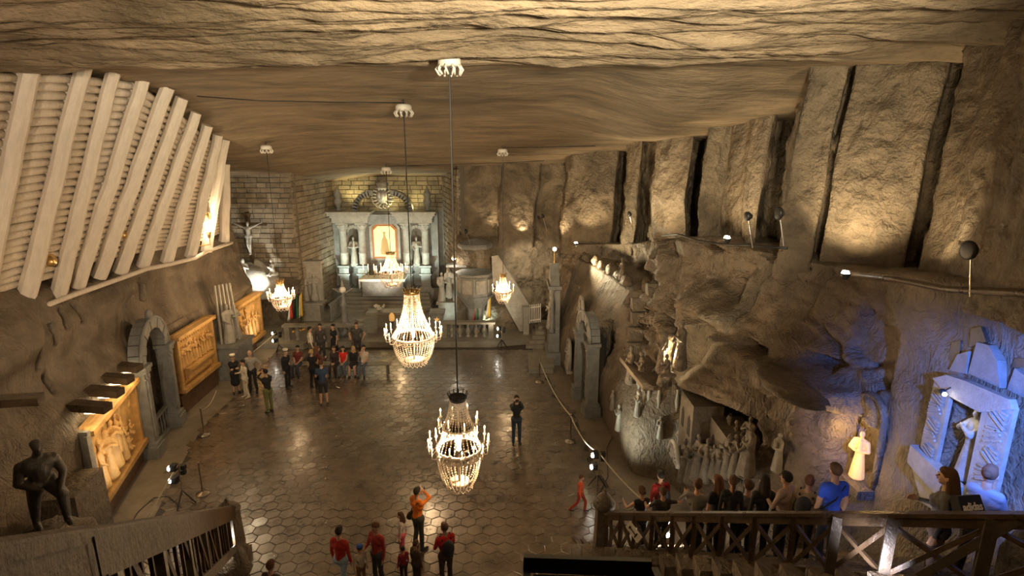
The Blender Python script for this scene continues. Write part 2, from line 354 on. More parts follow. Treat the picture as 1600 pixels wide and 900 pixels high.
for (px0, py0) in ((1106, 541), (1148, 562)):
    q = atx(px0, py0, 5.0); X += .5*inbox(Y, Z, q.y-.45, q.y+.35, q.z-.16, q.z+.1, .05)
RAY, RAW, RAS = 20.95, .62, 2.9
blue = 1-sst(10.3, 10.9, Y)
wy = Y+.35*fbm(Y*.5, Z*.5, Y*0+21, 3); wz = Z+.3*fbm(Y*.45, Z*.45, Y*0+31, 3)-.12*Y
hb = _h(np.floor(wy/1.7).astype(np.int64), np.floor(wz/1.05+_h(np.floor(wy/1.7).astype(np.int64), np.zeros(Y.shape, np.int64), np.zeros(Y.shape, np.int64))*.5).astype(np.int64), np.full(Y.shape, 3))
X += .17*hb*sst(3.4, 3.6, Z)*(1-blk)*(1-sst(10.6, 10.2, Y)*1.0)*(Y > 10.4)
X += (.22*fbm(Y*.4, Z*.5, Y*0+4, 4)+.10*ridge(Y*1.1, Z*1.3, Y*0+2, 4))*sst(.1, .5, T)*(1-.85*blue)*(1-.7*blk*(Z < 4.8))
X += .10*fbm(Y*1.6, Z*1.3, Y*0+9, 4)*sst(4.6, 5.6, Z)*(1-.8*blue)
cr = np.abs(fbm(Y*.35+.6*Z*.35, Z*.22, Y*0+7, 3)); X += .22*(1-sst(0, .06, cr))*sst(4.9, 5.3, Z)*(1-blue)     # cracks
d2 = ((np.abs(Y-RAY) < RAW) & (Z < RAS)) | (((Y-RAY)**2+(Z-RAS)**2) < RAW**2)
X = np.where(d2, b0+.95, X)
NY0, NY1, NZ0, NZ1 = 8.15, 8.78, 4.75, 6.0
X = np.where((Y > NY0) & (Y < NY1) & (Z > NZ0-.2) & (Z < NZ1), 7.6, X)
# ledge strip behind the lip
led = []
for dx, dz in ((.15, .06), (.6, .1), (1.6, .12), (4.5, .15)):
    led.append(np.stack([X[:, -1]+dx+.05*vn(Yv*2, Yv*0+dx, Yv*0), Yv, Z[:, -1]+dz+.06*fbm(Yv*1.2, Yv*0+dx, Yv*0, 3)], -1)[:, None])
P = np.concatenate([np.stack([X, Y, Z], -1)]+led, 1)
tag(grid_obj('wall_right', P, M['rock']), kind='structure')
RWg = (Yv, X, Z)
def rwx(y, z):
    A_, B_, C_ = RWg; i = int(np.clip(np.searchsorted(A_, y), 0, len(A_)-1)); return float(np.interp(z, C_[i], B_[i]))

# right wall, upper part: rock pillars and recesses from the ledge to the roof
plan = [(716, 31.2), (785, 31.0), (787, 30.2), (843, 30.2), (846, 30.7), (887, 30.2), (889, 28.6), (943, 27.6), (966, 27.2), (969, 28.8), (983, 28.4), (985, 25.6), (1003, 24.9), (1006, 26.2), (1028, 25.2), (1031, 21.8), (1083, 20.4), (1086, 22.8), (1103, 22.0), (1106, 18.9), (1140, 18.9), (1176, 17.7), (1180, 16.7), (1198, 16.3), (1202, 18.4), (1234, 17.6), (1237, 13.8), (1292, 13.4), (1294, 14.4), (1301, 14.3), (1303, 13.3), (1440, 12.0), (1444, 12.9), (1461, 12.7), (1464, 11.3), (1500, 10.6), (1512, 10.2), (1600, 8.4), (1700, 7.0), (1900, 5.0), (2300, 2.5), (2900, 0)]
pts = []
for px, Yq in plan:
    D = cs*Yq+.36; pts.append(((px-800)/FPX*D if Yq > 3 else 8.6, Yq))
dense = []; flat = []
for (a, b) in zip(pts[:-1], pts[1:]):
    L = math.hypot(b[0]-a[0], b[1]-a[1]); n = max(2, int(L/.09))
    for i in range(n):
        t = i/n; dense.append((a[0]+(b[0]-a[0])*t, a[1]+(b[1]-a[1])*t)); flat.append(min(t, 1-t)*L)
dense.append(pts[-1]); flat.append(0)
D_ = np.array(dense); F_ = np.array(flat); tz = np.linspace(0, 1, 90)
zb = fy(D_[:, 1], *RZ)-.5; U = D_[:, None, :]*np.ones((1, 90, 1)); Zq = zb[:, None]+(12.6-zb[:, None])*tz[None]
amp = np.clip(F_/.25, .15, 1)[:, None]
nz = .12*fbm(U[..., 0]*.6, U[..., 1]*.6, Zq*.4, 3)+.09*fbm(U[..., 0]*2.6, U[..., 1]*2.6, Zq*2.0, 4, .6)
tn = np.gradient(D_, axis=0); tn /= (np.linalg.norm(tn, axis=1, keepdims=True)+1e-9); nrm = np.stack([-tn[:, 1]*-1, tn[:, 0]*-1], -1)
U = U+nrm[:, None, :]*(nz*amp)[..., None]*-1
wob = .15*vn(Zq*.6, U[..., 0]*.15, U[..., 1]*.15+3); U[..., 0] += wob
lean = .35*(1-tz)[None]**2; U[..., 0] -= lean*1.0
tag(grid_obj('wall_right_upper', np.concatenate([U, Zq[..., None]], -1), M['rock_up']), kind='structure')

# far right wall beside the altar recess
Xv = np.linspace(-3.0, 3.6, 150); Zv2 = np.linspace(-.1, 5.6, 120); X, Z = np.meshgrid(Xv, Zv2, indexing='ij')
Yq = 31.0-.5*(1-sst(4.9, 5.3, Z))-.6*(1-sst(1.2, 2.6, Z))*(1-sst(1.0, 2.0, X))+.14*fbm(X*.8, Z*.8, X*0+5, 5)+.08*ridge(X*1.3, Z*1.3, X*0, 4)
P = np.concatenate([np.stack([X, Yq, Z], -1), np.stack([Xv, Yq[:, -1]+1.2, Z[:, -1]+.1], -1)[:, None]], 1)
tag(grid_obj('wall_far_right', P, M['rock_up'], flip=False), kind='structure')
# rock in front of the brick wall on the far left (under the crucifix)
Xv = np.linspace(-16, -11.6, 110); Zv2 = np.linspace(-.1, 8.9, 110); X, Z = np.meshgrid(Xv, Zv2, indexing='ij')
Yq = 31.25-(1.0*(1-sst(2.6, 3.3, Z+.3*vn(X*1.2, X*0, X*0))))-.2*sst(-13.6, -15, X)*0+.16*fbm(X*.9, Z*.9, X*0+5, 4)*(1-sst(3, 3.6, Z))
tag(grid_obj('wall_far_left', np.stack([X, Yq, Z], -1), M['rock'], flip=False), kind='structure')

# ---- floor
b = MB(); b.box((-2.5, 13, -.12), (27, 42, .2)); fl = b.build('floor', M['joint']); tag(fl, kind='structure')
R = .235
def hexmesh(k):
    mb = MB(); n = 6; vs = []
    tl = (random.uniform(-.006, .006), random.uniform(-.006, .006))
    for (r, z) in ((R*.985, -.03), (R*.985, .006), (R*.93, .012)):
        for i in range(n):
            an = PI/6+PI/3*i; x = r*math.cos(an); y = r*math.sin(an); vs.append((x, y, z+(tl[0]*x+tl[1]*y)/R))
    fs = [(i, (i+1) % n, n+(i+1) % n, n+i) for i in range(n)]+[(n+i, n+(i+1) % n, 2*n+(i+1) % n, 2*n+i) for i in range(n)]+[tuple(range(2*n, 3*n))]
    mb.add(vs, fs); return mb
HM = [mesh_of(hexmesh(k), 'tile', M['tile']) for k in range(6)]
HB = [hexmesh(k) for k in range(6)]
def lb(y): return float(fy(y, *LB))
def rb(y): return float(fy(y, *RB))
cells = []
dx = R*math.sqrt(3); dy = R*1.5; j = 0; y = 10.2
while y < 27.2:
    x = -13+(dx/2 if j % 2 else 0)
    while x < 5.5:
        if x > lb(y)+1.35 and x < min(rb(y)-1.0-.0*y, 2.3 if y < 13.4 else 9): cells.append((x, y))
        x += dx
    y += dy; j += 1
def vis(c):
    D = c[1]*cs+CAMZ*sn; px = 800+c[0]/D*FPX; return c[1] > 11.6 and 150 < px < 1000
vc = sorted([c for c in cells if vis(c)], key=lambda c: c[1]); first = set(vc[:300]); rest = MB()
for c in cells:
    h = random.uniform(-.003, .003)
    if c in first: inst(random.choice(HM), 'tile', fl, (c[0], c[1], -.014+h), (random.uniform(-.006, .006), random.uniform(-.006, .006), random.choice((0, 1, 2))*PI/3))
    else:
        m_ = random.choice(HB); tx, ty = random.uniform(-.006, .006), random.uniform(-.006, .006); rest.add([(q[0]+c[0], q[1]+c[1], q[2]-.014+h+tx*q[0]+ty*q[1]) for q in m_.v], m_.f)
tag(rest.build('tile', M['tile'], fl), kind='stuff')
# smooth borders beside the hexagons
def strip(name, ys, x0, x1, z, m):
    P = np.array([[(x0(y)+(x1(y)-x0(y))*t, y, z) for t in np.linspace(0, 1, 5)] for y in ys]); o = grid_obj(name, P, m, smooth=False, flip=True); return tag(o, kind='structure')
yy = np.linspace(4, 27.6, 60)
strip('trim_1', yy, lambda y: lb(y)-2.0, lambda y: lb(y)+1.35, -.006, M['path'])
strip('trim_2', yy, lambda y: (min(rb(y)-1.0, 2.3 if y < 13.4 else 9)), lambda y: rb(y)+1.3, -.006, M['path'])

# ---- platform in front of the altar
def prism_z(poly, z0, z1):
    return MB().prism(poly, 'z', z0, z1)
pl = prism_z([(-14.5, 27.4), (-10.5, 27.4), (-10.3, 27.7), (-1.0, 27.7), (.9, 28.2), (1.9, 28.5), (2.2, 32), (-14.5, 37)], -.05, .28); tag(pl.build('floor_platform', M['plat']), kind='structure')
STEPS = MB()
st_root = thing('altar_steps', 'broad pale stone steps climbing to the high altar', 'steps', (-7.9, 33.0, .28))
for k in range(5): MB().box((-7.9, 34.9+.0+k*.22-.6*0, .28+.07+k*.14), (6.2-.2*k, 3.6-.44*k*1.0, .14)).build('step', M['plat'], st_root)

# ---- brick walls round the altar recess
def brickmesh(m):
    mb = MB(); a, b_, c_ = .5, .5, .5; e = .035
    vs = [(-a, -b_+.12, -c_), (a, -b_+.12, -c_), (a, -b_+.12, c_), (-a, -b_+.12, c_), (-a+e, -b_, -c_+e*2), (a-e, -b_, -c_+e*2), (a-e, -b_, c_-e*2), (-a+e, -b_, c_-e*2), (-a, b_, -c_), (a, b_, -c_), (a, b_, c_), (-a, b_, c_)]
    fs = [(4, 5, 6, 7), (0, 1, 5, 4), (1, 2, 6, 5), (2, 3, 7, 6), (3, 0, 4, 7), (8, 9, 1, 0), (9, 10, 2, 1), (10, 11, 3, 2), (11, 8, 0, 3), (9, 8, 11, 10)]
    mb.add(vs, fs); return mesh_of(mb, 'brick', m)
BR = [brickmesh(M['brick']), brickmesh(M['brick2']), brickmesh(M['brick'])]
def brickwall(name, p0, p1, z0, ztop, bw, bh, back=.3):
    """p0, p1 in plan; face looks to the right-hand side of p0->p1"""
    p0 = Vector((*p0, 0)); p1 = Vector((*p1, 0)); L = (p1-p0).length; d = (p1-p0).normalized(); nrm = Vector((d.y, -d.x, 0)); ang = math.atan2(d.y, d.x)
    root = MB().box((p0+p1)/2-nrm*(back/2+.06)+Vector((0, 0, (z0+ztop(1e9))/2)), (L, back, ztop(1e9)-z0), Euler((0, 0, ang)).to_matrix()).build(name, M['mortar']); tag(root, kind='structure')
    z = z0; j = 0; cnt = 0
    while z < ztop(1e9):
        x = -random.uniform(0, .5)*bw if j % 2 else -bw*random.uniform(.5, 1)
        while x < L:
            w_ = bw*random.uniform(.8, 1.25); a_, b_ = max(0, x), min(L, x+w_-.02)
            if b_-a_ > .1 and cnt < 300 and z+bh*.5 < ztop((a_+b_)/2):
                c = p0+d*((a_+b_)/2)-nrm*(.05+random.uniform(-.02, .03)); inst(random.choice(BR), 'brick', root, (c.x, c.y, z+bh/2), (0, random.uniform(-.008, .008), ang), (b_-a_, .18, bh-.02)); cnt += 1
            x += w_
        z += bh; j += 1
    return root
brickwall('wall_brick_left', (-15.6, 31.0), (-11.75, 31.0), 2.9, lambda x: 8.75, .6, .27)
brickwall('wall_recess_left', (-11.75, 31.0), (-11.15, 36.6), .3, lambda x: 8.8, .62, .3)
brickwall('wall_recess_right', (-4.35, 36.6), (-2.9, 31.0), .3, lambda x: 8.8, .62, .3)
brickwall('wall_altar', (-11.3, 36.6), (-4.2, 36.6), 5.9, lambda x: 8.4, .62, .27)
tag(MB().box((-7.8, 36.75, 3), (8, .4, 6)).build('wall_far', M['grey']), kind='structure')
# ---- walls closing the hall behind the camera gallery
tag(MB().box((-2, -2.2, 6), (26, .3, 13)).build('wall_back', M['rock']), kind='structure')
tag(MB().box((.5, -.5, 8.0), (6.5, 3.4, .25)).build('floor_gallery', M['woodd']), kind='structure')

# ================================================================ timber lining, upper left
tl = thing('timber_lining', 'whitewashed wall of slanting posts with stacked log cladding under the roof, upper left', 'timber wall', (-12.4, 17, 5.9))
# each post: top pixel, bottom pixel
posts = [((-60, 88), (-150, 520)), ((50, 92), (-35, 505)), ((132, 97), (38, 478)), ((180, 104), (90, 462)), ((228, 112), (122, 447)), ((262, 136), (155, 432)), ((285, 153), (188, 425)), ((307, 176), (222, 416)), ((324, 196), (260, 409)), ((341, 211), (297, 401)), ((352, 218), (322, 392)), ((353, 256), (350, 377))]
PB = []; PT = []
for (t, b_) in posts:
    pb = atx(b_[0], b_[1], -12.45); PB.append(pb); Yp = pb.y
    pt = at(t[0], t[1], Yp-.0); PT.append(pt)
for i, (pb, pt) in enumerate(zip(PB, PT)):
    mb = MB(); n = 10; ax = (pt-pb); L = ax.length; wd = .185+.03*random.random(); mb2 = MB(); pts_ = []; rs = []
    for k in range(n+1):
        t = k/n; pts_.append(pb+ax*t+Vector((random.uniform(-.02, .02), random.uniform(-.025, .025), 0))); rs.append(wd*(1.08-.22*t)*random.uniform(.96, 1.04))
    mb.tube(pts_, rs, 8); mb.build('post', M['whitewood'], tl, smooth=False)
nlog = 0
for i in range(len(PB)-1):
    nl = 27 if i < 10 else 24
    if i == 0: nl = 26
    for k in range(nl):
        if nlog >= 300: break
        t = .09+.83*k/(nl-1); a = PB[i].lerp(PT[i], t); b_ = PB[i+1].lerp(PT[i+1], t); off = Vector((-.2, 0, .1))
        a = a+off; b_ = b_+off; e = (b_-a)*.06; r = (PT[i]-PB[i]).length*.83/(nl-1)*.53; r2 = (PT[i+1]-PB[i+1]).length*.83/(nl-1)*.53
        m_ = a.lerp(b_, .5)+Vector((0, 0, random.uniform(-.02, .02)))
        MB().tube([a-e, m_, b_+e], [r*random.uniform(.9, 1.03), r*random.uniform(.95, 1.05), r2*random.uniform(.9, 1.03)], 7).build('log', M['whitewood'], tl, smooth=True); nlog += 1
pts_ = [atx(x, y, -12.2) for x, y in ((-160, 545), (-40, 508), (20, 490), (70, 478), (120, 459), (180, 438), (230, 420), (265, 413), (305, 403), (325, 392), (362, 379))]
MB().tube(pts_, .075, 8).build('foot_pole', M['whitewood'], tl, smooth=True)
for k, (px, py) in enumerate(((80, 407), (196, 365), (325, 338))):
    c = atx(px, py, -12.0); mb = MB(); mb.lathe((0, 0, 0), [(.02, -.1), (.16, -.06), (.17, 0), (.15, .05)], 12); v = [Matrix.Rotation(PI/2, 3, 'Y') @ Vector(q)+c for q in mb.v]; mb.v = [tuple(q) for q in v]
    mb.tube([c, c+Vector((-.35, 0, .05))], .02, 6)
    solo(mb, 'round_lamp', M['brass'], ['round brass lamp head fixed to the nearest white posts', 'round brass lamp head fixed midway along the white posts', 'round brass lamp head beside the farthest white posts'][k], 'lamp', smooth=True)
# rock chunks under the posts are part of the wall; lamp on pole at the far end
c = atx(326, 362, -11.9); t = thing('bright_lamp', 'glaring uplight on a bracket at the far end of the white timber wall', 'lamp', c)
MB().lathe(c, [(.05, -.25), (.07, -.12), (.1, 0)], 12).build('housing', M['brass'], t, True); MB().lathe(c, [(.085, .01), (.05, .09)], 12).build('lens', M['lensw'], t, True)
MB().tube([c+Vector((0, 0, -.25)), c+Vector((0, 0, -.5)), c+Vector((-.6, 0, -.6))], .025, 6).build('bracket', M['brass'], t)
point('bright_lamp_light', c+Vector((.02, -.05, .25)), 130, (1, .8, .5), .05)

# ================================================================ bodies
def remesh(prims_mb, vox, smooth_it=3):
    me = bpy.data.meshes.new('tmp'); me.from_pydata(prims_mb.v, [], prims_mb.f); o = bpy.data.objects.new('tmp', me); link(o)
    m = o.modifiers.new('r', 'REMESH'); m.mode = 'VOXEL'; m.voxel_size = vox; m.use_smooth_shade = True
    s_ = o.modifiers.new('s', 'SMOOTH'); s_.factor = .5; s_.iterations = smooth_it
    dg = bpy.context.evaluated_depsgraph_get(); out = bpy.data.meshes.new_from_object(o.evaluated_get(dg))
    bpy.data.objects.remove(o); bpy.data.meshes.remove(me)
    out.polygons.foreach_set('use_smooth', [True]*len(out.polygons)); return out
class Body:
    """tapered capsules and ellipsoids, tagged by what covers them, fused into one continuous surface"""
    def __init__(s): s.mb = MB(); s.seg = []
    def cap(s, p0, p1, r0, r1, t): s.mb.capsule(p0, p1, r0, r1, 10); s.seg.append((Vector(p0), Vector(p1), r0, r1, t))
    def ball(s, c, r, t, rot=None): s.mb.ball(c, r, 12, 8, rot); s.seg.append((Vector(c), Vector(c), min(r), min(r), t))
    def zone(s, me, tags):
        n = len(me.polygons); C = np.empty(n*3, np.float32); me.polygons.foreach_get('center', C); C = C.reshape(-1, 3); best = np.full(n, 1e9); idx = np.zeros(n, np.int32)
        for p0, p1, r0, r1, t in s.seg:
            a = np.array(p0); d = np.array(p1)-a; L = max(float(d@d), 1e-9); u = np.clip(((C-a)@d)/L, 0, 1); q = np.linalg.norm(C-(a+u[:, None]*d), axis=1)-(r0+(r1-r0)*u)
            k = q < best; best[k] = q[k]; idx[k] = tags.index(t)
        me.polygons.foreach_set('material_index', idx)
def ik(a, b, l1, l2, pole):
    a = Vector(a); b = Vector(b); d = b-a; L = min(d.length, (l1+l2)*.995); d.normalize(); b = a+d*L
    x = (l1*l1-l2*l2+L*L)/(2*L); h = math.sqrt(max(0, l1*l1-x*x)); p = Vector(pole); p = (p-d*p.dot(d)); p = p.normalized() if p.length > 1e-4 else Vector((0, 0, -1))
    return a+d*x+p*h, b
def rx(v, a): return Vector((v[0], v[1]*math.cos(a)-v[2]*math.sin(a), v[1]*math.sin(a)+v[2]*math.cos(a)))
SKIN = cloth((.55, .33, .22), .55); HAIRC = {'black': cloth((.02, .015, .012)), 'brown': cloth((.09, .045, .02)), 'blond': cloth((.5, .33, .13)), 'red': cloth((.13, .055, .025)), 'grey': cloth((.4, .38, .35))}
M['eye'] = mat('eye', (.03, .02, .02), .2)
def person(label, loc, yaw=0, h=1.72, pose='stand', shirt=(.1, .1, .1), pants=(.03, .03, .035), shoes=(.03, .025, .02), hair='brown', style='short', sleeve='long', arms=('hang', 'hang'), lean=0., head=0., tilt=0., skirt=False, legs='long', hat=None, bag=None, female=False, group=None, vox=.0155, stepx=0.):
    """faces -Y before yaw; origin at the feet"""
    t = thing('person', label, 'person', loc, group); t.rotation_euler = (0, 0, yaw); s = h/1.75; B = Body()
    hip = .93 if pose != 'sit' else .52
    pel = Vector((0, 0, hip)); sh = .185 if not female else .165; k = 1.0 if not female else .9
    def up(x, y, z): return pel+rx((x, y, z), -lean*-1)
    B.cap(up(-.06, 0, -.02), up(.06, 0, -.02), .135, .135, 'pants'); B.cap(up(0, 0, .02), up(0, 0, .14), .13*k, .12*k, 'shirt'); B.cap(up(0, -.005, .18), up(0, .0, .38), .125*k, .14*k, 'shirt')
    B.cap(up(-.09*k, 0, .36), up(.09*k, 0, .36), .115*k, .115*k, 'shirt'); B.cap(up(-sh+.03, 0.01, .46), up(sh-.03, 0.01, .46), .075, .075, 'shirt')
    if female: B.ball(up(-.06, -.1, .34), (.065, .06, .065), 'shirt'); B.ball(up(.06, -.1, .34), (.065, .06, .065), 'shirt')
    B.cap(up(0, 0.01, .48), up(0, -.005, .60), .058, .052, 'skin')
    hc = up(0, -.02-.03*head, .715-.01*head); Rh = Euler((head*.6, tilt, 0)); rh = (lambda q: hc+(Euler((head*.6-lean*0, tilt, 0)).to_matrix() @ Vector(q)))
    B.mb.ball(hc, (.078, .095, .118), 14, 10, Rh); B.seg.append((hc, hc, .1, .1, 'skin'))
    B.cap(rh((0, -.045, -.06)), rh((0, -.055, -.085)), .048, .035, 'skin')                 # jaw
    B.cap(rh((0, -.093, .012)), rh((0, -.112, -.022)), .009, .014, 'skin')                 # nose
    for q in (-1, 1): B.ball(rh((q*.08, .005, -.01)), (.014, .022, .034), 'skin')           # ears
    # legs
    lt = 'pants'; lc = 'pants' if legs == 'long' else 'skin'
    for q in (-1, 1):
        hj = pel+Vector((q*.09, 0, -.03))
        if pose == 'sit': kn = Vector((q*.11, -.44, .50)); an = Vector((q*.12, -.42+.04*q, .09))
        elif pose == 'walk': kn = Vector((q*.09, -.06-.16*q, .50)); an = Vector((q*.09, -.02-.30*q+.12, .10+.04*(q < 0)))
        elif pose == 'crouch': kn = Vector((q*.16, -.36, .50)); an = Vector((q*.12, -.08, .09))
        else: kn = Vector((q*.10+stepx, -.02, .49)); an = Vector((q*(.11)+stepx, .02+.03*q, .09))
        mid = hj.lerp(kn, .6)
        B.cap(hj, mid, .098, .072, 'pants'); B.cap(mid, kn, .072, .058, lt if legs != 'skirt' else 'skin'); cal = kn.lerp(an, .32)
        if legs == 'long': B.cap(kn, cal, .062, .062, lc); B.cap(cal, an, .062, .055, lc)
        else: B.cap(kn, cal, .052, .056, lc); B.cap(cal, an, .056, .036, lc)
        B.cap(an+Vector((0, .03, -.045)), an+Vector((q*.02, -.15, -.055)), .045, .036, 'shoes')
    if skirt:
        if pose == 'sit': B.cap(pel+Vector((0, -.05, 0)), pel+Vector((0, -.34, -.0)), .17, .15, 'pants')
        else: B.cap(pel+Vector((0, 0, -.05)), pel+Vector((0, 0, -.42)), .15, .19, 'pants')
    # arms
    tg = {'hang': (.05, -.06, -.53), 'face': (-.09, -.22, .20), 'rail': (.10, -.40, -.22), 'lap': (-.12, -.30, -.36), 'fold': (-.22, -.20, -.22), 'out': (.42, -.22, .05), 'hip': (.10, -.06, -.42), 'chin': (-.12, -.17, .08), 'up': (.30, -.30, .20), 'hold': (-.08, -.30, -.20)}
    for q, am in zip((-1, 1), arms):
        S = up(q*sh, 0.01, .455); T = tg[am]; tgt = S+Vector((q*T[0], T[1], T[2]))
        if am in ('face', 'chin'): tgt = hc+Vector((q*.07, -.13, -.01 if am == 'face' else -.1))
        el, wr = ik(S, tgt, .285, .255, (q*.5, -.1, -1) if am in ('face', 'chin') else (q*.45, .6, -.5) if am not in ('hip',) else (q, .6, .1)); m_ = S.lerp(el, .55)
        t1 = 'shirt' if sleeve != 'none' else 'skin'; t2 = 'shirt' if sleeve == 'long' else 'skin'
        B.cap(S, m_, .054*k, .047*k, t1); B.cap(m_, el, .047*k, .04*k, t2); B.cap(el, el.lerp(wr, .4), .041*k, .038*k, t2); B.cap(el.lerp(wr, .4), wr, .038*k, .027*k, t2)
        f = (wr-el).normalized(); inw = Vector((-q, 0, 0)); inw = (inw-f*inw.dot(f)); inw = inw.normalized() if inw.length > .1 else Vector((0, -1, 0)); sd = f.cross(inw)
        pm = wr+f*.06; B.cap(wr+sd*.012, pm+sd*.02, .026, .022, 'skin'); B.cap(wr-sd*.012, pm-sd*.022, .026, .021, 'skin')
        for i, L in enumerate((.062, .074, .07, .055)):
            o_ = pm+sd*(.033-.022*i)+f*.012; k1 = o_+f*L*.55+inw*L*.12; k2 = k1+f*L*.34+inw*L*.42; B.cap(o_, k1, .0105, .0095, 'skin'); B.cap(k1, k2, .0095, .008, 'skin')
        o_ = wr+sd*.03+f*.02; k1 = o_+f*.035+sd*.028+inw*.01; B.cap(o_, k1, .013, .011, 'skin'); B.cap(k1, k1+f*.03+inw*.015, .011, .009, 'skin')
    tags = ['skin', 'shirt', 'pants', 'shoes']; me = remesh(B.mb, vox, 2)
    me.materials.clear()
    for m_ in (SKIN, cloth(shirt), cloth(pants), cloth(shoes, .5)): me.materials.append(m_)
    B.zone(me, tags); me.name = 'body'; o = inst(me, 'body', t, t.location, (0, 0, 0), (s, s, s))
    def child(mb, name, m_, sm=True):
        mb.v = [(a*s, b*s, c*s) for a, b, c in mb.v]; return mb.build(name, m_, t, sm, world=False)
    e = MB()
    for q in (-1, 1): e.ball(rh((q*.03, -.088, .012)), .011, 8, 5)
    child(e, 'eyes', M['eye']); child(MB().ball(rh((0, -.098, -.052)), (.024, .008, .006), 8, 5), 'mouth', cloth((.4, .12, .1)))
    if style != 'bald':
        H = Body(); H.mb.ball(rh((0, .018, .03)), (.088, .098, .105), 14, 9, Rh)
        H.mb.ball(rh((0, -.03, .075)), (.072, .065, .052), 12, 7)
        if style == 'long':
            H.cap(rh((0, .05, 0)), up(0, .075, .50), .082, .085, 'h'); H.cap(rh((-.065, .02, 0)), up(-.09, .02, .47), .03, .035, 'h'); H.cap(rh((.065, .02, 0)), up(.09, .02, .47), .03, .035, 'h')
        if style == 'bun': H.mb.ball(rh((0, .12, .04)), (.05, .05, .05), 10, 7)
        if style == 'tail': H.cap(rh((0, .10, .03)), up(0, .13, .50), .04, .02, 'h')
        hm = remesh(H.mb, .014, 2); hm.materials.clear(); hm.materials.append(HAIRC[hair]); ho = inst(hm, 'hair', t, t.location, (0, 0, 0), (s, s, s))
    if hat: 
        c = rh((0, .0, .085)); mb = MB(); mb.lathe(c, [(.095, -.03), (.1, 0), (.115, .04), (.11, .055), (.0, .06)], 14); child(mb, 'cap', cloth(hat)); mb = MB(); mb.lathe(rh((0, -.02, .06)), [(.1, -.008), (.105, 0), (.1, .008)], 14, sy=1.2); child(mb, 'cap_brim', M['blackc'])
    if bag == 'back':
        mb = MB(); mb.ball(up(0, .19, .28), (.15, .11, .22), 12, 8); child(mb, 'backpack', cloth((.03, .03, .035)))
        mb = MB()
        for q in (-1, 1): mb.tube([up(q*.11, .10, .44), up(q*.12, 0, .55), up(q*.12, -.13, .42), up(q*.12, -.09, .18), up(q*.12, .1, .12)], .016, 6)
        child(mb, 'strap', M['blackc'])
    if bag == 'side':
        mb = MB(); mb.ball(up(.22, .02, -.02), (.07, .15, .12), 12, 8); child(mb, 'shoulder_bag', cloth((.05, .03, .02)))
        child(MB().tube([up(.21, .03, .06), up(.05, .14, .3), up(-.13, .08, .5), up(-.10, -.11, .46), up(.06, -.15, .22), up(.21, -.02, .06)], .011, 6), 'strap', M['blackc'])
    if 'face' in arms:
        c = hc+Vector((0, -.155, 0)); mb = MB(); mb.box(c, (.12, .05, .075)); mb.lathe((0, 0, 0), [(.0, 0), (.028, 0), (.028, .05), (.0, .05)], 10)
        n = 40; mb.v = mb.v[:8]+[(a+c.x, -d_+c.y-.02, b_+c.z) for a, b_, d_ in mb.v[8:]]; cm = child(mb, 'camera', M['black'], False)
    return t

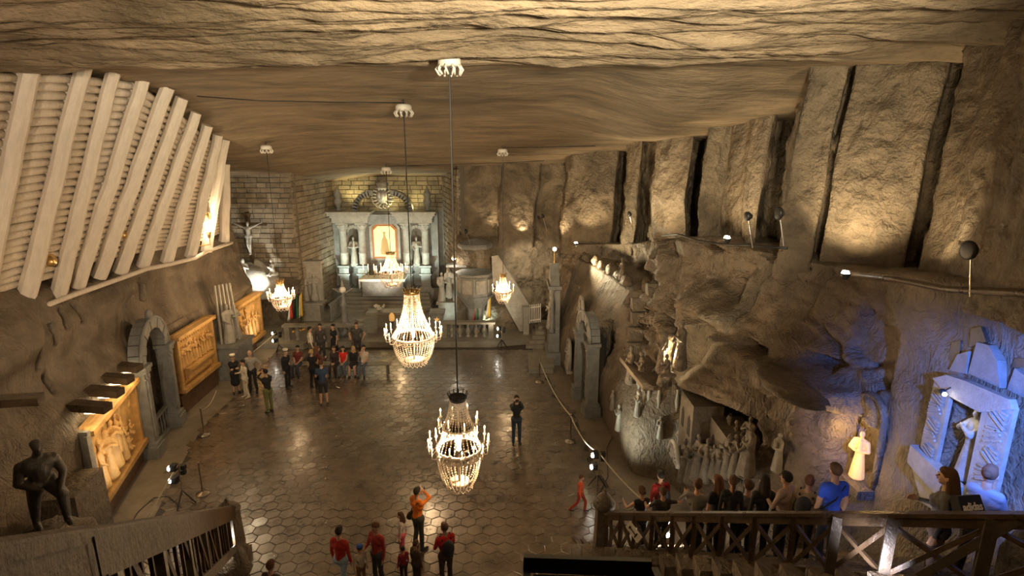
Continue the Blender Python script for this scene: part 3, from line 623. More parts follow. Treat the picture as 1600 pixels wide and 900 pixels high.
# statues: robed figures carved in salt
def statue_mesh(kind, vox=.03):
    B = Body(); r = random.Random(kind)
    if kind in ('robe', 'veil', 'child_arm', 'pray'):
        B.cap((0, 0, .12), (0, 0, .75), .25, .17, 's'); B.cap((0, 0, .7), (0, 0, 1.28), .15, .165, 's'); B.cap((-.11, 0, 1.36), (.11, 0, 1.36), .1, .1, 's')
        for a in range(7): an = a*.9; B.cap((math.cos(an)*.2, math.sin(an)*.2, .05), (math.cos(an)*.1, math.sin(an)*.1, 1.0), .05, .03, 's')
        B.cap((0, 0, 1.4), (0, 0, 1.52), .055, .05, 's'); B.ball((0, -.02, 1.62), (.085, .1, .12), 's'); B.cap((0, -.11, 1.62), (0, -.13, 1.6), .012, .015, 's'); B.cap((0, -.05, 1.54), (0, -.07, 1.5), .05, .03, 's')
        if kind == 'veil': B.ball((0, .03, 1.62), (.12, .12, .16), 's'); B.cap((0, .07, 1.6), (0, .08, 1.1), .13, .2, 's')
        for q in (-1, 1):
            S = Vector((q*.2, 0, 1.36)); tgt = {'robe': (q*.1, -.24, 1.05+.12*q), 'veil': (q*.04, -.22, 1.22), 'child_arm': (q*.08, -.26, 1.08), 'pray': (q*.02, -.28, 1.3)}[kind]
            el, wr = ik(S, tgt, .29, .26, (q, .2, -.8)); B.cap(S, el, .075, .07, 's'); B.cap(el, wr, .075, .05, 's'); B.cap(wr, wr+(wr-el).normalized()*.09, .03, .022, 's')
        if kind == 'child_arm': B.cap((.06, -.26, 1.1), (.08, -.24, 1.32), .08, .07, 's'); B.ball((.09, -.26, 1.46), (.06, .065, .075), 's')
        B.mb.lathe((0, 0, 0), [(.24, 0), (.26, .02), (.25, .1), (.2, .12)], 12)
    if kind == 'kneel':
        B.cap((0, -.05, .2), (0, .3, .12), .17, .13, 's'); B.cap((0, -.02, .3), (0, -.02, .72), .16, .15, 's'); B.cap((-.1, -.02, .78), (.1, -.02, .78), .09, .09, 's'); B.cap((0, -.02, .8), (0, -.04, .92), .05, .05, 's'); B.ball((0, -.06, 1.02), (.085, .1, .115), 's')
        for q in (-1, 1): B.cap((q*.18, -.02, .78), (q*.18, -.12, .52), .065, .06, 's'); B.cap((q*.18, -.12, .52), (q*.03, -.32, .68), .055, .04, 's'); B.cap((q*.1, 0, .2), (q*.12, -.3, .12), .1, .08, 's')
    if kind == 'miner':
        # muscular miner, one knee raised on a block
        B.cap((-.08, 0, .92), (.08, 0, .92), 0.171, 0.171, 's'); B.cap((0, 0, .98), (0, -.03, 1.2), 0.165, 0.195, 's'); B.cap((-.12, -.02, 1.3), (.12, -.02, 1.3), 0.159, 0.159, 's'); B.cap((0, -.02, 1.4), (.02, -.06, 1.52), 0.085, 0.073, 's')
        B.ball((.03, -.09, 1.64), (.08, .1, .12), 's'); B.ball((.03, -.06, 1.70), (.1, .115, .09), 's'); B.cap((.03, -.19, 1.64), (.03, -.205, 1.61), 0.017, 0.022, 's'); B.cap((.03, -.13, 1.56), (.03, -.15, 1.53), 0.061, 0.043, 's')
        B.cap((-.1, 0, .9), (-.16, .02, .5), 0.140, 0.098, 's'); B.cap((-.16, .02, .5), (-.17, .12, .12), 0.098, 0.067, 's'); B.cap((-.17, .14, .06), (-.18, -.1, .05), 0.067, 0.055, 's')
        B.cap((.1, 0, .9), (.2, -.36, .72), 0.146, 0.110, 's'); B.cap((.2, -.36, .72), (.2, -.4, .26), 0.104, 0.067, 's'); B.cap((.2, -.36, .2), (.2, -.55, .18), 0.067, 0.055, 's')
        B.cap((-.24, 0, 1.33), (-.32, .0, 1.02), 0.098, 0.079, 's'); B.cap((-.32, 0, 1.02), (-.12, -.22, .9), 0.073, 0.055, 's'); B.cap((-.12, -.22, .9), (-.05, -.28, .88), 0.055, 0.043, 's')
        B.cap((.24, -.02, 1.33), (.33, -.12, 1.05), 0.098, 0.079, 's'); B.cap((.33, -.12, 1.05), (.2, -.34, .84), 0.073, 0.055, 's'); B.ball((.18, -.38, .82), (.05, .06, .04), 's')
    if kind == 'crucified':
        B.cap((0, 0, 1.0), (0, 0, 1.35), .11, .14, 's'); B.cap((-.12, 0, 1.42), (.12, 0, 1.42), .09, .09, 's'); B.cap((0, -.02, 1.5), (.03, -.05, 1.58), .05, .05, 's'); B.ball((.05, -.08, 1.66), (.08, .09, .11), 's')
        B.cap((-.1, 0, .98), (.1, 0, .98), .12, .11, 's')
        for q in (-1, 1): B.cap((q*.18, 0, 1.44), (q*.45, -.01, 1.56), .055, .045, 's'); B.cap((q*.45, -.01, 1.56), (q*.72, -.01, 1.68), .042, .03, 's'); B.ball((q*.78, -.02, 1.7), (.045, .02, .04), 's'); B.cap((q*.08, 0, .95), (q*.07, -.1, .52), .09, .06, 's'); B.cap((q*.07, -.1, .52), (q*.03, 0, .12), .055, .035, 's'); B.cap((q*.03, 0, .1), (q*.03, -.06, .0), .035, .03, 's')
    me = remesh(B.mb, vox, 2); me.name = kind; return me
ST = {k: statue_mesh(k, v) for k, v in (('robe', .03), ('veil', .03), ('child_arm', .03), ('pray', .03), ('kneel', .03), ('miner', .022), ('crucified', .025))}
_sm = {}
def stmesh(kind, m_):
    k = (kind, m_.name)
    if k not in _sm: me = ST[kind].copy(); me.materials.clear(); me.materials.append(m_); _sm[k] = me
    return _sm[k]
def statue(kind, loc, yaw, h, m_, name, label, cat='statue', group=None):
    o = bpy.data.objects.new(name, stmesh(kind, m_)); link(o); o.location = loc; s = h/1.75; o.scale = (s, s, s); o.rotation_euler = (0, 0, yaw); ORG[o.name] = Vector(loc); return tag(o, label, cat, group)

# ================================================================ chandeliers
def bead_line(mb, pts, step, r):
    pts = [Vector(p) for p in pts]; acc = 0
    for a, b in zip(pts[:-1], pts[1:]):
        L = (b-a).length; d = (b-a)/L; x = -acc
        x = step-acc if acc else 0
        while x < L:
            c = a+d*x; vs = [c+d*r*1.25, c-d*r*1.25]; u = d.cross(Vector((.3, .5, .8))).normalized(); v = d.cross(u)
            vs += [c+u*r, c+v*r, c-u*r, c-v*r]; mb.add(vs, [(0, 2, 3), (0, 3, 4), (0, 4, 5), (0, 5, 2), (1, 3, 2), (1, 4, 3), (1, 5, 4), (1, 2, 5)]); x += step
        acc = L-(x-step) if x > 0 else acc
def chandelier(label, c, R, ztop, zring, zbot, ncan, nstr, tiers, zc, W, bead=.017):
    """c = plan position; beads hang from the crown to the candle ring and in a basket below"""
    X, Y = c; t = thing('chandelier', label, 'chandelier', (X, Y, zbot)); rc = R*.26; P3 = lambda r, a, z: Vector((X+r*math.cos(a), Y+r*math.sin(a), z))
    MB().tube([(X, Y, zc-.05), (X, Y, ztop)], .017 if R > .6 else .013, 6).build('cable', M['black'], t)
    # ceiling fitting
    mb = MB(); s_ = .75+R*.4; zc = zc-.14; mb.lathe((X, Y, zc-.05), [(.16*s_, .0), (.22*s_, -.05), (.22*s_, -.16*s_), (.15*s_, -.18*s_), (.05, -.18*s_)], 18)
    for k in range(10): a = 2*PI*k/10; mb.tube([P3(.2*s_, a, zc-.15*s_-.05), P3(.26*s_, a+.15, zc-.28*s_), P3(.2*s_, a+.3, zc-.38*s_)], .022*s_, 5)
    mb.build('ceiling_fitting', M['white'], t, True)
    # crown with fleurons
    mb = MB(); mb.lathe((X, Y, ztop), [(rc*.9, -.10), (rc, -.1), (rc*1.12, .0), (rc*1.05, .02), (rc*.9, 0)], 20)
    for k in range(12): a = 2*PI*k/12; mb.tube([P3(rc*1.05, a, ztop), P3(rc*1.25, a, ztop+.07)], [.018, .008], 5); mb.ball(P3(rc*1.27, a, ztop+.085), .018, 6, 4)
    mb.build('crown', M['black'] if tiers > 1 else M['brass'], t, True)
    mb = MB(); mb.lathe((X, Y, 0), [(.02, ztop), (.035, ztop-.3), (.03, zring+.35), (.07, zring+.2), (.05, zring), (.1, zring-.12), (.04, zring-.2), (.03, zbot+.1), (.02, zbot+.05)], 12); mb.build('stem', M['bead'], t, True)
    def ring(z, r, tw): m2 = MB(); m2.lathe((X, Y, z), [(r-.02, -tw), (r+.015, -tw), (r+.02, tw), (r-.02, tw), (r-.02, -tw)], 40); return m2
    Rr = R*.74
    ring(zring, Rr, .035).build('ring', M['bead'], t, True)
    if tiers > 1: ring(zring+(ztop-zring)*.42, R*.5, .025).build('ring', M['bead'], t, True); ring(zring-.16, Rr*.95, .02).build('ring', M['bead'], t, True)
    MB().lathe((X, Y, zbot), [(.02, .04), (R*.3, .05), (R*.36, .11), (R*.32, .13), (.02, .12)], 20).build('dish', M['bead'], t, True)
    # beads
    mb = MB(); step = bead*2.6
    for k in range(nstr):
        a = 2*PI*k/nstr
        if tiers > 1:
            z1 = zring+(ztop-zring)*.42; mb1 = [P3(rc+(R*.5-rc)*(u**1.7), a, ztop-.1+(z1-ztop+.1)*u) for u in np.linspace(0, 1, 8)]; bead_line(mb, mb1, step, bead)
            bead_line(mb, [P3(R*.5+(Rr-R*.5)*(u**1.5), a, z1+(zring-z1)*u) for u in np.linspace(0, 1, 6)], step, bead)
        else: bead_line(mb, [P3(rc+(Rr-rc)*(u**1.9), a, ztop-.1+(zring-ztop+.1)*u) for u in np.linspace(0, 1, 12)], step, bead)
        bead_line(mb, [P3(Rr*math.cos(u*1.12)**.62, a, zring-(zring-zbot-.05)*math.sin(u*1.12)/math.sin(1.12)) for u in np.linspace(0, 1, 10)], step, bead)
        if k % 2 == 0:
            a2 = 2*PI*(k+2)/nstr; bead_line(mb, [P3(Rr*.6, a+(a2-a)*u, zbot+.06-.10*math.sin(PI*u)) for u in np.linspace(0, 1, 5)], step, bead)
            bead_line(mb, [P3(Rr, a+(a2-a)*u, zring-.04-.12*math.sin(PI*u)) for u in np.linspace(0, 1, 5)], step, bead)
    tag(mb.build('crystal_strings', M['bead'], t), kind='stuff')
    # arms with candles
    lev = [(zring, Rr, R, ncan)]+([(zring+(ztop-zring)*.42, R*.5, R*.66, ncan//2)] if tiers > 1 else [])
    fm = MB(); fm.lathe((0, 0, 0), [(.004, 0), (.018, .02), (.015, .045), (.002, .085)], 6); fme = mesh_of(fm, 'flame', M['flame'], True); q = max(.8, R*.95)
    for z, r0, r1, n in lev:
        for k in range(n):
            a = 2*PI*(k+.5)/n; hi = .07 if k % 2 else .0; p = P3(r1, a, z+.12+hi)
            mb = MB(); mb.tube([P3(r0, a, z), P3(r0+(r1-r0)*.45, a, z-.10), P3(r1*.98, a, z-.07), P3(r1, a, z+.05+hi)], .013, 6); mb.lathe(p, [(.012, -.07), (.04, -.04), (.045, -.02), (.02, -.01)], 8); ar = mb.build('candle_arm', M['bead'], t, True)
            mb = MB(); mb.lathe(p, [(.016, -.02), (.016, .13*q), (.005, .135*q)], 7); mb.build('candle', M['candle'], ar, True)
            inst(fme, 'flame', ar, p+Vector((0, 0, .135*q)), (0, 0, 0), (q*1.15, q*1.15, q*1.15))
    for k in range(3):
        a = 2*PI*k/3+.5; point('candle_light', P3(Rr*.45, a, zring+(.12 if k else -.22)), W*(.4 if k else .12), (1, .66, .34), .05)
CH = []
def chan(label, px, pyc, pyring, pyb, rpx, Yc, ncan, nstr, tiers, pymount, W, **k):
    a, r, b_ = at(px, pyc, Yc), at(px, pyring, Yc), at(px, pyb, Yc); D = Yc*cs+(CAMZ-r.z)*sn
    m_ = at(px-2, pymount, Yc); zc = float(zceil(np.array(a.x), np.array(Yc)))
    chandelier(label, (a.x, Yc), rpx/FPX*D, a.z, r.z, b_.z, ncan, nstr, tiers, zc, W, **k)
chan('nearest salt-crystal chandelier, two tiers of candles, hanging lowest over the middle floor', 715, 620, 700, 758, 47, 12.0, 16, 26, 2, 80, 850, bead=.022)
chan('largest crystal chandelier with tall bead tent, behind and left of the nearest one', 643, 455, 525, 566, 44, 18.7, 20, 36, 1, 150, 1200, bead=.026)
chan('small chandelier hanging in front of the high altar', 610, 395, 425, 447, 25, 30.5, 14, 24, 1, 258, 450, bead=.026)
chan('small chandelier hanging alone by the left-hand flags and brick wall', 437, 440, 465, 483, 20, 24.2, 12, 22, 1, 240, 450, bead=.02)
chan('small chandelier hanging before the right-hand pulpit and stair', 786, 430, 455, 472, 17, 26.0, 10, 20, 1, 225, 360, bead=.02)

# ================================================================ high altar
AX, AY = -7.95, 35.5
al = thing('high_altar', 'grey carved salt high altar with columns, niches and broken pediment', 'altar', (AX, AY, .28))
def A(mb, name, m_=M['grey'], sm=False, parent=al): return mb.build(name, m_, parent, sm)
A(MB().box((AX, AY+.75, 3.1), (6.6, .7, 5.6)), 'backing')
A(MB().box((AX, AY+.3, .75), (6.7, 1.3, .95)), 'base')
for s_ in (-1, 1):
    for q, cxx in enumerate((2.55, 1.38)):
        x = AX+s_*cxx
        A(MB().box((x, AY, 1.2), (.72, .75, .25)).box((x, AY, 1.75), (.6, .62, 1.5)).box((x, AY, 2.1), (.76, .78, .1)).box((x, AY, 2.6), (.74, .76, .12)), 'pedestal')
        pr = [(.27, 2.66), (.29, 2.75), (.25, 2.82), (.24, 3.35), (.265, 3.38), (.265, 3.45), (.235, 3.5), (.21, 4.75), (.25, 4.8), (.22, 4.88), (.3, 5.12), (.32, 5.2), (.3, 5.26)]
        c = A(MB().lathe((x, AY, 0), pr, 20), 'column', M['carved'], True)
        cp = MB().box((x, AY, 5.26), (.66, .66, .1))
        for k in range(8): an = k*PI/4; cp.tube([(x+.2*math.cos(an), AY+.2*math.sin(an), 4.9), (x+.34*math.cos(an), AY+.34*math.sin(an), 5.15), (x+.27*math.cos(an), AY+.27*math.sin(an), 5.2)], .03, 5)
        A(cp, 'capital', M['carved'])
    x = AX+s_*1.97
    A(MB().box((x, AY+.1, 5.48), (2.2, 1.0, .3)).box((x, AY+.05, 5.7), (2.35, 1.1, .12)).box((x, AY, 5.86), (2.6, 1.3, .16)).box((x, AY-.02, 5.99), (2.75, 1.4, .09)), 'entablature', M['carved'])
    nb = MB()    # niche shell
    for k in range(9):
        an = PI*k/8; nb.box((x-.42*math.cos(an), AY+.38, 4.6+.42*math.sin(an)), (.18, .16, .18), (0, -an+PI/2, 0))
    nb.box((x-.42, AY+.38, 3.6), (.1, .16, 2.0)).box((x+.42, AY+.38, 3.6), (.1, .16, 2.0)).box((x, AY+.3, 2.62), (1.0, .5, .14)); A(nb, 'niche_frame', M['carved'])
    A(MB().prism([(x-.36, 2.7), (x+.36, 2.7), (x+.36, 4.6)]+[(x+.36*math.cos(PI*k/8), 4.6+.36*math.sin(PI*k/8)) for k in range(1, 8)]+[(x-.36, 4.6)], 'y', AY+.385, AY+.41), 'niche', M['mortar'])
    # broken pediment
    pd = MB(); cxp = AX+s_*1.0
    for k in range(9):
        an = PI/2*k/9+.05; r_ = 1.15; pd.box((AX+s_*(.55+r_*math.cos(an)), AY+.1, 6.05+r_*.95*math.sin(an)), (.30, .5, .26), (0, -s_*an if s_ > 0 else an, 0))
    A(pd, 'pediment', M['grey'])
A(MB().box((AX, AY+.35, 5.5), (1.9, .6, .6)), 'entablature', M['grey'])
def octo(w_, z0, z1, c): return [(AX-w_+c, z0), (AX+w_-c, z0), (AX+w_, z0+c*.0), (AX+w_, z1-c), (AX+w_-c, z1), (AX-w_+c, z1), (AX-w_, z1-c), (AX-w_, z0)]
A(MB().prism(octo(.95, 2.9, 5.35, .35), 'y', AY+.2, AY+.42), 'picture_surround', M['carved'])
fr = MB().prism(octo(.78, 3.05, 5.2, .3), 'y', AY+.1, AY+.22).build('picture_frame', M['frame'], al)
MB().prism(octo(.66, 3.16, 5.08, .26), 'y', AY+.07, AY+.11).build('picture', M['picture'], fr)
pf = inst(stmesh('veil', M['picfig']), 'picture_figure', fr, (AX, AY+.08, 3.3), (0, 0, 0), (.85, .12, .85)) if False else None
MB().lathe((AX, AY+.08, 3.3), [(.28, 0), (.3, .2), (.2, .9), (.12, 1.1), (.1, 1.25), (.12, 1.4), (.04, 1.5)], 12, sy=.12).build('picture_figure', M['picfig'], al, True)
cr = MB().prism([(AX+.42*math.cos(a)*(1.25 if abs(math.sin(a)) < .7 else 1), 6.85+.55*math.sin(a)) for a in np.linspace(0, 2*PI, 14, endpoint=False)], 'y', AY+.15, AY+.35)
for k in range(16): an = 2*PI*k/16; cr.tube([(AX+.4*math.cos(an), AY+.15, 6.85+.45*math.sin(an)), (AX+.72*math.cos(an), AY+.1, 6.85+.62*math.sin(an)), (AX+.62*math.cos(an+.3), AY+.08, 6.85+.7*math.sin(an+.3))], [.07, .05, .03], 5)
cr.lathe((AX, AY+.2, 7.35), [(.3, 0), (.34, .1), (.28, .14), (.4, .34), (.2, .4), (.08, .5)], 10)
cr.ball((AX, AY+.1, 6.95), (.16, .1, .26), 8, 6).ball((AX-.2, AY+.1, 7.0), (.13, .07, .2), 8, 6).ball((AX+.2, AY+.1, 7.0), (.13, .07, .2), 8, 6)
A(cr, 'coat_of_arms', M['carved'], True)
for s_ in (-1, 1):
    A(MB().lathe((AX+s_*2.75, AY+.1, 6.04), [(.18, 0), (.2, .08), (.1, .16), (.22, .42), (.26, .6), (.16, .75), (.24, .95), (.18, 1.15), (.08, 1.3), (.02, 1.5)], 12), 'urn', M['grey'], True)
# mensa
mn = thing('altar_table', 'pale stone altar table with white cloth before the altar picture', 'table', (AX, AY-1.3, .98))
MB().box((AX+.1, AY-1.1, 1.5), (2.5, .9, 1.0)).build('block', M['grey'], mn); MB().box((AX+.1, AY-1.1, 2.04), (2.7, 1.05, .09)).build('top', M['carved'], mn)
tag(solo(MB().box((AX+.1, AY-1.1, 2.1), (2.75, 1.1, .02)).box((AX-1.3, AY-1.1, 1.8), (.02, 1.1, .6)).box((AX+.1, AY-1.66, 2.03), (2.75, .02, .14)), 'altar_cloth', M['cloth_w'], 'white linen cloth over the high altar table', 'cloth'))
for k in range(6):
    x = AX+(-1.15, -.85, -.5, .7, 1.0, 1.25)[k]; c = thing('candlestick', ('leftmost', 'second', 'third', 'fourth', 'fifth', 'rightmost')[k]+' slim candlestick from the left on the high altar table', 'candlestick', (x, AY-1.0, 2.11), 'candlesticks on the high altar')
    MB().lathe((x, AY-1.0, 2.11), [(.07, 0), (.02, .05), (.02, .35), (.05, .4)], 8).build('stick', M['brass'], c, True); MB().lathe((x, AY-1.0, 2.5), [(.025, 0), (.025, .4), (.0, .42)], 6).build('candle', M['candle'], c, True)
statue('child_arm', (AX-1.97, AY+.15, 2.69), 0, 1.75, M['carved'], 'saint_statue', 'carved saint holding a child in the left niche of the high altar')
statue('robe', (AX+1.97, AY+.15, 2.69), 0, 1.75, M['carved'], 'saint_statue', 'carved robed saint in the right niche of the high altar')
M['shadesalt'] = mat('shade_salt', (.06, .05, .04), .35, bump=.4, bscale=14, var=.3, vscale=4)  # salt darkened to paint the miner as a shaded silhouette
M['rockst'] = mat('carved_brown_salt', (.14, .115, .085), .5, bump=.6, bscale=16, var=.4, vscale=5)

# ================================================================ left wall features
def frame_thing(name, label, cat, p0, p1, z0=0, group=None):
    """thing whose local x runs from p0 to p1 and whose local -y faces out of the wall"""
    d = Vector((p1[0]-p0[0], p1[1]-p0[1])); t = thing(name, label, cat, (p0[0], p0[1], z0), group); t.rotation_euler = (0, 0, math.atan2(d.y, d.x)); return t, d.length
def LBd(mb, name, m_, t, sm=False): return mb.build(name, m_, t, sm, world=False)
def linst(mesh, name, t, loc, rot=(0, 0, 0), scale=(1, 1, 1)):
    o = bpy.data.objects.new(name, mesh); link(o); o.parent = t; o.location = loc; o.rotation_euler = rot; o.scale = scale; return o
def relief(label, p0, p1, z0, z1, figs, plinth=True, seed=1):
    t, W = frame_thing('wall_relief', label, 'relief', p0, p1, z0); H = z1-z0; r = random.Random(seed)
    LBd(MB().box((W/2, .14, H/2), (W, .16, H)), 'slab', M['gold'], t)
    for nm, c, s_ in (('side_frame', (.07, .0, H/2), (.14, .2, H)), ('side_frame', (W-.07, .0, H/2), (.14, .2, H)), ('sill', (W/2, -.04, .08), (W+.1, .3, .15)), ('cornice', (W/2, -.05, H-.08), (W+.14, .34, .14))): LBd(MB().box(c, s_), nm, M['gold'], t)
    fz = MB()
    for k in range(int(W/.16)): fz.box((.1+k*.16, .0, H-.25), (.09, .14, .16)); 
    for k in range(int(W/.32)): fz.ball((.2+k*.32, -.02, H-.25), (.07, .05, .07), 6, 4)
    tag(LBd(fz, 'frieze', M['gold'], t), kind='stuff')
    for k in range(14): x = r.uniform(.3, W-.3); z = r.uniform(.3, H-.5); LBd(MB().ball((x, .07, z), (r.uniform(.08, .22), .06, r.uniform(.08, .3)), 7, 5, (0, r.uniform(-1, 1), 0)), 'carved_boss', M['gold'], t, True)
    for k, (u, v, h, kd) in enumerate(figs): linst(stmesh(kd, M['gold']), 'carved_figure', t, (W*u, .0, H*v), (0, 0, r.uniform(-.7, .7)), (h/1.75, h/1.75*.75, h/1.75))
    if plinth: LBd(MB().box((W/2, .12, -z0/2-.05), (W+.1, .22, z0-.1)), 'plinth', M['darkred'], t)
    return t, W
F1 = [(.16, .12, 1.3, 'robe'), (.30, .12, 1.45, 'veil'), (.42, .16, 1.5, 'pray'), (.52, .3, 1.2, 'child_arm'), (.6, .12, 1.35, 'robe'), (.8, .3, .8, 'kneel'), (.72, .14, .9, 'kneel')]
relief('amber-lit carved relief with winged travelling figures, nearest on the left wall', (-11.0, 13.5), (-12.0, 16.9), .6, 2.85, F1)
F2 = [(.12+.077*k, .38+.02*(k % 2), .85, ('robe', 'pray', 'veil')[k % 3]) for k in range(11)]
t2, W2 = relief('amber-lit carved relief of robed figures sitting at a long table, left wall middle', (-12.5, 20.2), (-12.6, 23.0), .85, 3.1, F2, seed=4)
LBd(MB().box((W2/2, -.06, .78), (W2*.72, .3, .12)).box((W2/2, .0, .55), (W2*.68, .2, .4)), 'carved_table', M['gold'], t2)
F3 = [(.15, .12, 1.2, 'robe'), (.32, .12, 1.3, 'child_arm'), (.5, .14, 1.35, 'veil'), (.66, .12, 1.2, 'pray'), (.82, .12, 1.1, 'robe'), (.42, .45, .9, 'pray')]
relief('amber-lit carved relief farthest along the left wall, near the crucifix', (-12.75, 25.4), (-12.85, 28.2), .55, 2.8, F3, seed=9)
# lamp hoods over the reliefs
for k, y in enumerate((13.75, 14.7, 15.6, 16.5)):
    x = -11.2-.3*k; z = 3.4; t = thing('lamp_hood', ['wooden lamp hood nearest the miner statue above the first amber relief', 'second wooden lamp hood from the miner statue above the first amber relief', 'third wooden lamp hood from the miner statue above the first amber relief', 'wooden lamp hood nearest the left archway above the first amber relief'][k], 'lamp', (x, y, z), 'lamp hoods over the first amber relief')
    MB().box((x+.25, y, z), (.95, .34, .2), (0, .08, .0)).build('hood', M['wood'], t); MB().box((x+.35, y, z-.13), (.4, .2, .05)).build('lens', M['lensw'], t)
    spot('hood_light', (x+.75, y, z-.2), (x-.2, y, 1.6), 32, (1, .68, .32), 115, .8)
c = thing('lamp_hood', 'dark wooden lamp hood alone on the rock, far left above the miner statue', 'lamp', atx(18, 626, -9.6)); MB().box(c.location, (.95, .3, .16), (0, .06, .3)).build('hood', M['wood'], c)
for (x, y, tx, W) in ((-11.3, 21.0, -12.4, 60), (-11.3, 22.4, -12.4, 60), (-11.8, 26.3, -12.9, 80), (-11.8, 27.5, -12.9, 80)): spot('relief_lamp', (x, y, 3.7 if y < 24 else 3.4), (tx, y, 1.7), W, (1, .70, .34), 120, .9)
# arch in the left wall
def arch(name, label, p0, p1, spring, outer, depth, m_, seed, baluster=True, voi=11):
    t, W = frame_thing(name, label, 'archway', p0, p1); cx_ = W/2; ri = W/2-outer
    for s_ in (0, 1):
        x = outer/2 if s_ == 0 else W-outer/2
        LBd(MB().box((x, 0, .2), (outer+.16, .62, .4)).box((x, 0, .46), (outer+.08, .54, .12)), 'plinth', m_, t)
        LBd(MB().box((x, .02, spring/2+.25), (outer*.8, .4, spring-.5)).box((x, -.2, spring/2+.2), (outer*.45, .06, spring-1.0)), 'pilaster', m_, t)
        LBd(MB().box((x, -.02, spring-.06), (outer+.1, .54, .12)).box((x, -.02, spring-.2), (outer*.95, .48, .1)).box((x, -.0, spring-.45), (outer*.85, .44, .06)).ball((x, -.22, spring-.33), (.1, .06, .1), 7, 5), 'capital', m_, t)
    for k in range(voi):
        a0 = PI*k/voi; a1 = PI*(k+1)/voi-.02; pl_ = []
        for a in (a0, (a0+a1)/2, a1): pl_.append((cx_-math.cos(a)*ri, spring+math.sin(a)*ri))
        for a in (a1, (a0+a1)/2, a0): pl_.append((cx_-math.cos(a)*(ri+outer*.75), spring+math.sin(a)*(ri+outer*.75)))
        LBd(MB().prism(pl_, 'y', -.16-.02*(k % 2), .25), 'arch_stone', m_, t)
    mo = MB(); mo.tube([(cx_-math.cos(a)*(ri+outer*.82), -.14, spring+math.sin(a)*(ri+outer*.82)) for a in np.linspace(0, PI, 17)], .06, 6); LBd(mo, 'moulding', m_, t, True)
    if baluster:
        for k in range(7): x = outer+.12+(W-2*outer-.24)*k/6; LBd(MB().lathe((x, .15, .08), [(.05, 0), (.035, .1), (.055, .3), (.03, .55), (.045, .7)], 8), 'baluster', m_, t, True)
        LBd(MB().box((cx_, .15, .84), (W-2*outer, .12, .1)).box((cx_, .15, .06), (W-2*outer, .2, .08)), 'rail', m_, t)
    return t, W, ri
def lwx(y): return float(fy(y, *LB))
ta, Wa, ri = arch('arched_doorway', 'tall grey salt archway with pilasters in the left wall between two amber reliefs', (-11.85, 17.0), (-12.45, 19.6), 3.15, .45, .4, M['grey'], 3)
LBd(MB().ball((Wa/2, -.1, 4.5), (.16, .12, .2), 8, 6), 'keystone', M['grey'], ta, True)
# small bust in a niche above the archway
statue('pray', (-12.2, 18.4, 5.0), PI/2-.2, .8, M['rock'], 'small_bust', 'small carved bust on the rock above the left archway')
# vertical lit fluted edge beside relief 1
solo(MB().box((-11.0, 13.36, 1.45), (.4, .12, 2.9)).box((-10.82, 13.3, 1.4), (.1, .14, 2.8)), 'stone_jamb', M['carved'], 'narrow pale stone jamb at the near edge of the first amber relief', 'stone')
# miner statue, its rock and the dark block
def rockpile(name, label, c, r, seed, m_, flat=.0, cat='rock', n=26):
    vs = []; fs = []; mb = MB(); mb.ball((0, 0, 0), (1, 1, 1), n, n//2); A_ = np.array(mb.v); k = 1+.28*fbm(A_[:, 0]*1.3+seed, A_[:, 1]*1.3, A_[:, 2]*1.3, 4)+.10*ridge(A_[:, 0]*2+seed, A_[:, 1]*2, A_[:, 2]*2, 3)
    A_ = A_*k[:, None]*np.array(r); A_[:, 2] = np.maximum(A_[:, 2], -r[2]*.2); top = r[2]*(1-flat) if flat else 1e9; A_[:, 2] = np.minimum(A_[:, 2], top); mb.v = [tuple(q) for q in (A_+np.array(c))]
    return solo(mb, name, m_, label, cat, smooth=True)
ms = Vector((-9.75, 10.6, 2.2))
rockpile('rock_pedestal', 'rough rock plinth under the miner statue at lower left', (ms.x+.05, ms.y, 1.1), (.75, .75, 1.5), 3, M['rock'], .27)
statue('miner', ms, .9, 1.95, M['shadesalt'], 'miner_statue', 'salt miner statue coloured dark for its shade, one knee raised, lower left', group=None)
solo(MB().box((-10.9, 12.4, 1.0), (1.2, 1.4, 2.0), (0, 0, .2), taper=.96), 'rock_block', M['rock_up'], 'squared dark rock block behind the miner statue beside the first amber relief', 'rock')
rockpile('boulder', 'low brown boulder in the bottom left corner before the miner statue', (-10.6, 9.3, .9), (1.0, 1.3, 1.2), 8, M['rock_up'])

# crucifix and mourners
cx0 = at(396, 418, 30.4); t = thing('crucifix', 'large white-lit crucifix with carved Christ against the left brick wall', 'crucifix', cx0)
MB().beam(cx0, cx0+Vector((0, 0, 3.0)), .16, .14, (0, 1, 0)).build('upright', M['wood'], t); MB().beam(cx0+Vector((-.95, 0, 2.35)), cx0+Vector((.95, 0, 2.35)), .15, .13, (0, 1, 0)).build('crossbar', M['wood'], t)
MB().box(cx0+Vector((0, -.1, 2.85)), (.4, .04, .2)).build('title_board', M['wood'], t); inst(stmesh('crucified', M['carved']), 'carved_body', t, cx0+Vector((0, -.16, .75)), (0, 0, 0), (1, 1, 1))
rockpile('calvary_rock', 'pale rock mound carrying the crucifix on the left', at(396, 455, 30.3), (1.4, .7, 1.5), 5, M['carved'], 0)
statue('veil', at(383, 447, 29.7), .5, 1.5, M['carved'], 'mourner_statue', 'veiled salt mourner left of the crucifix foot')
statue('kneel', at(427, 432, 30.0), -.6, 1.5, M['carved'], 'mourner_statue', 'kneeling salt mourner right of the crucifix foot')
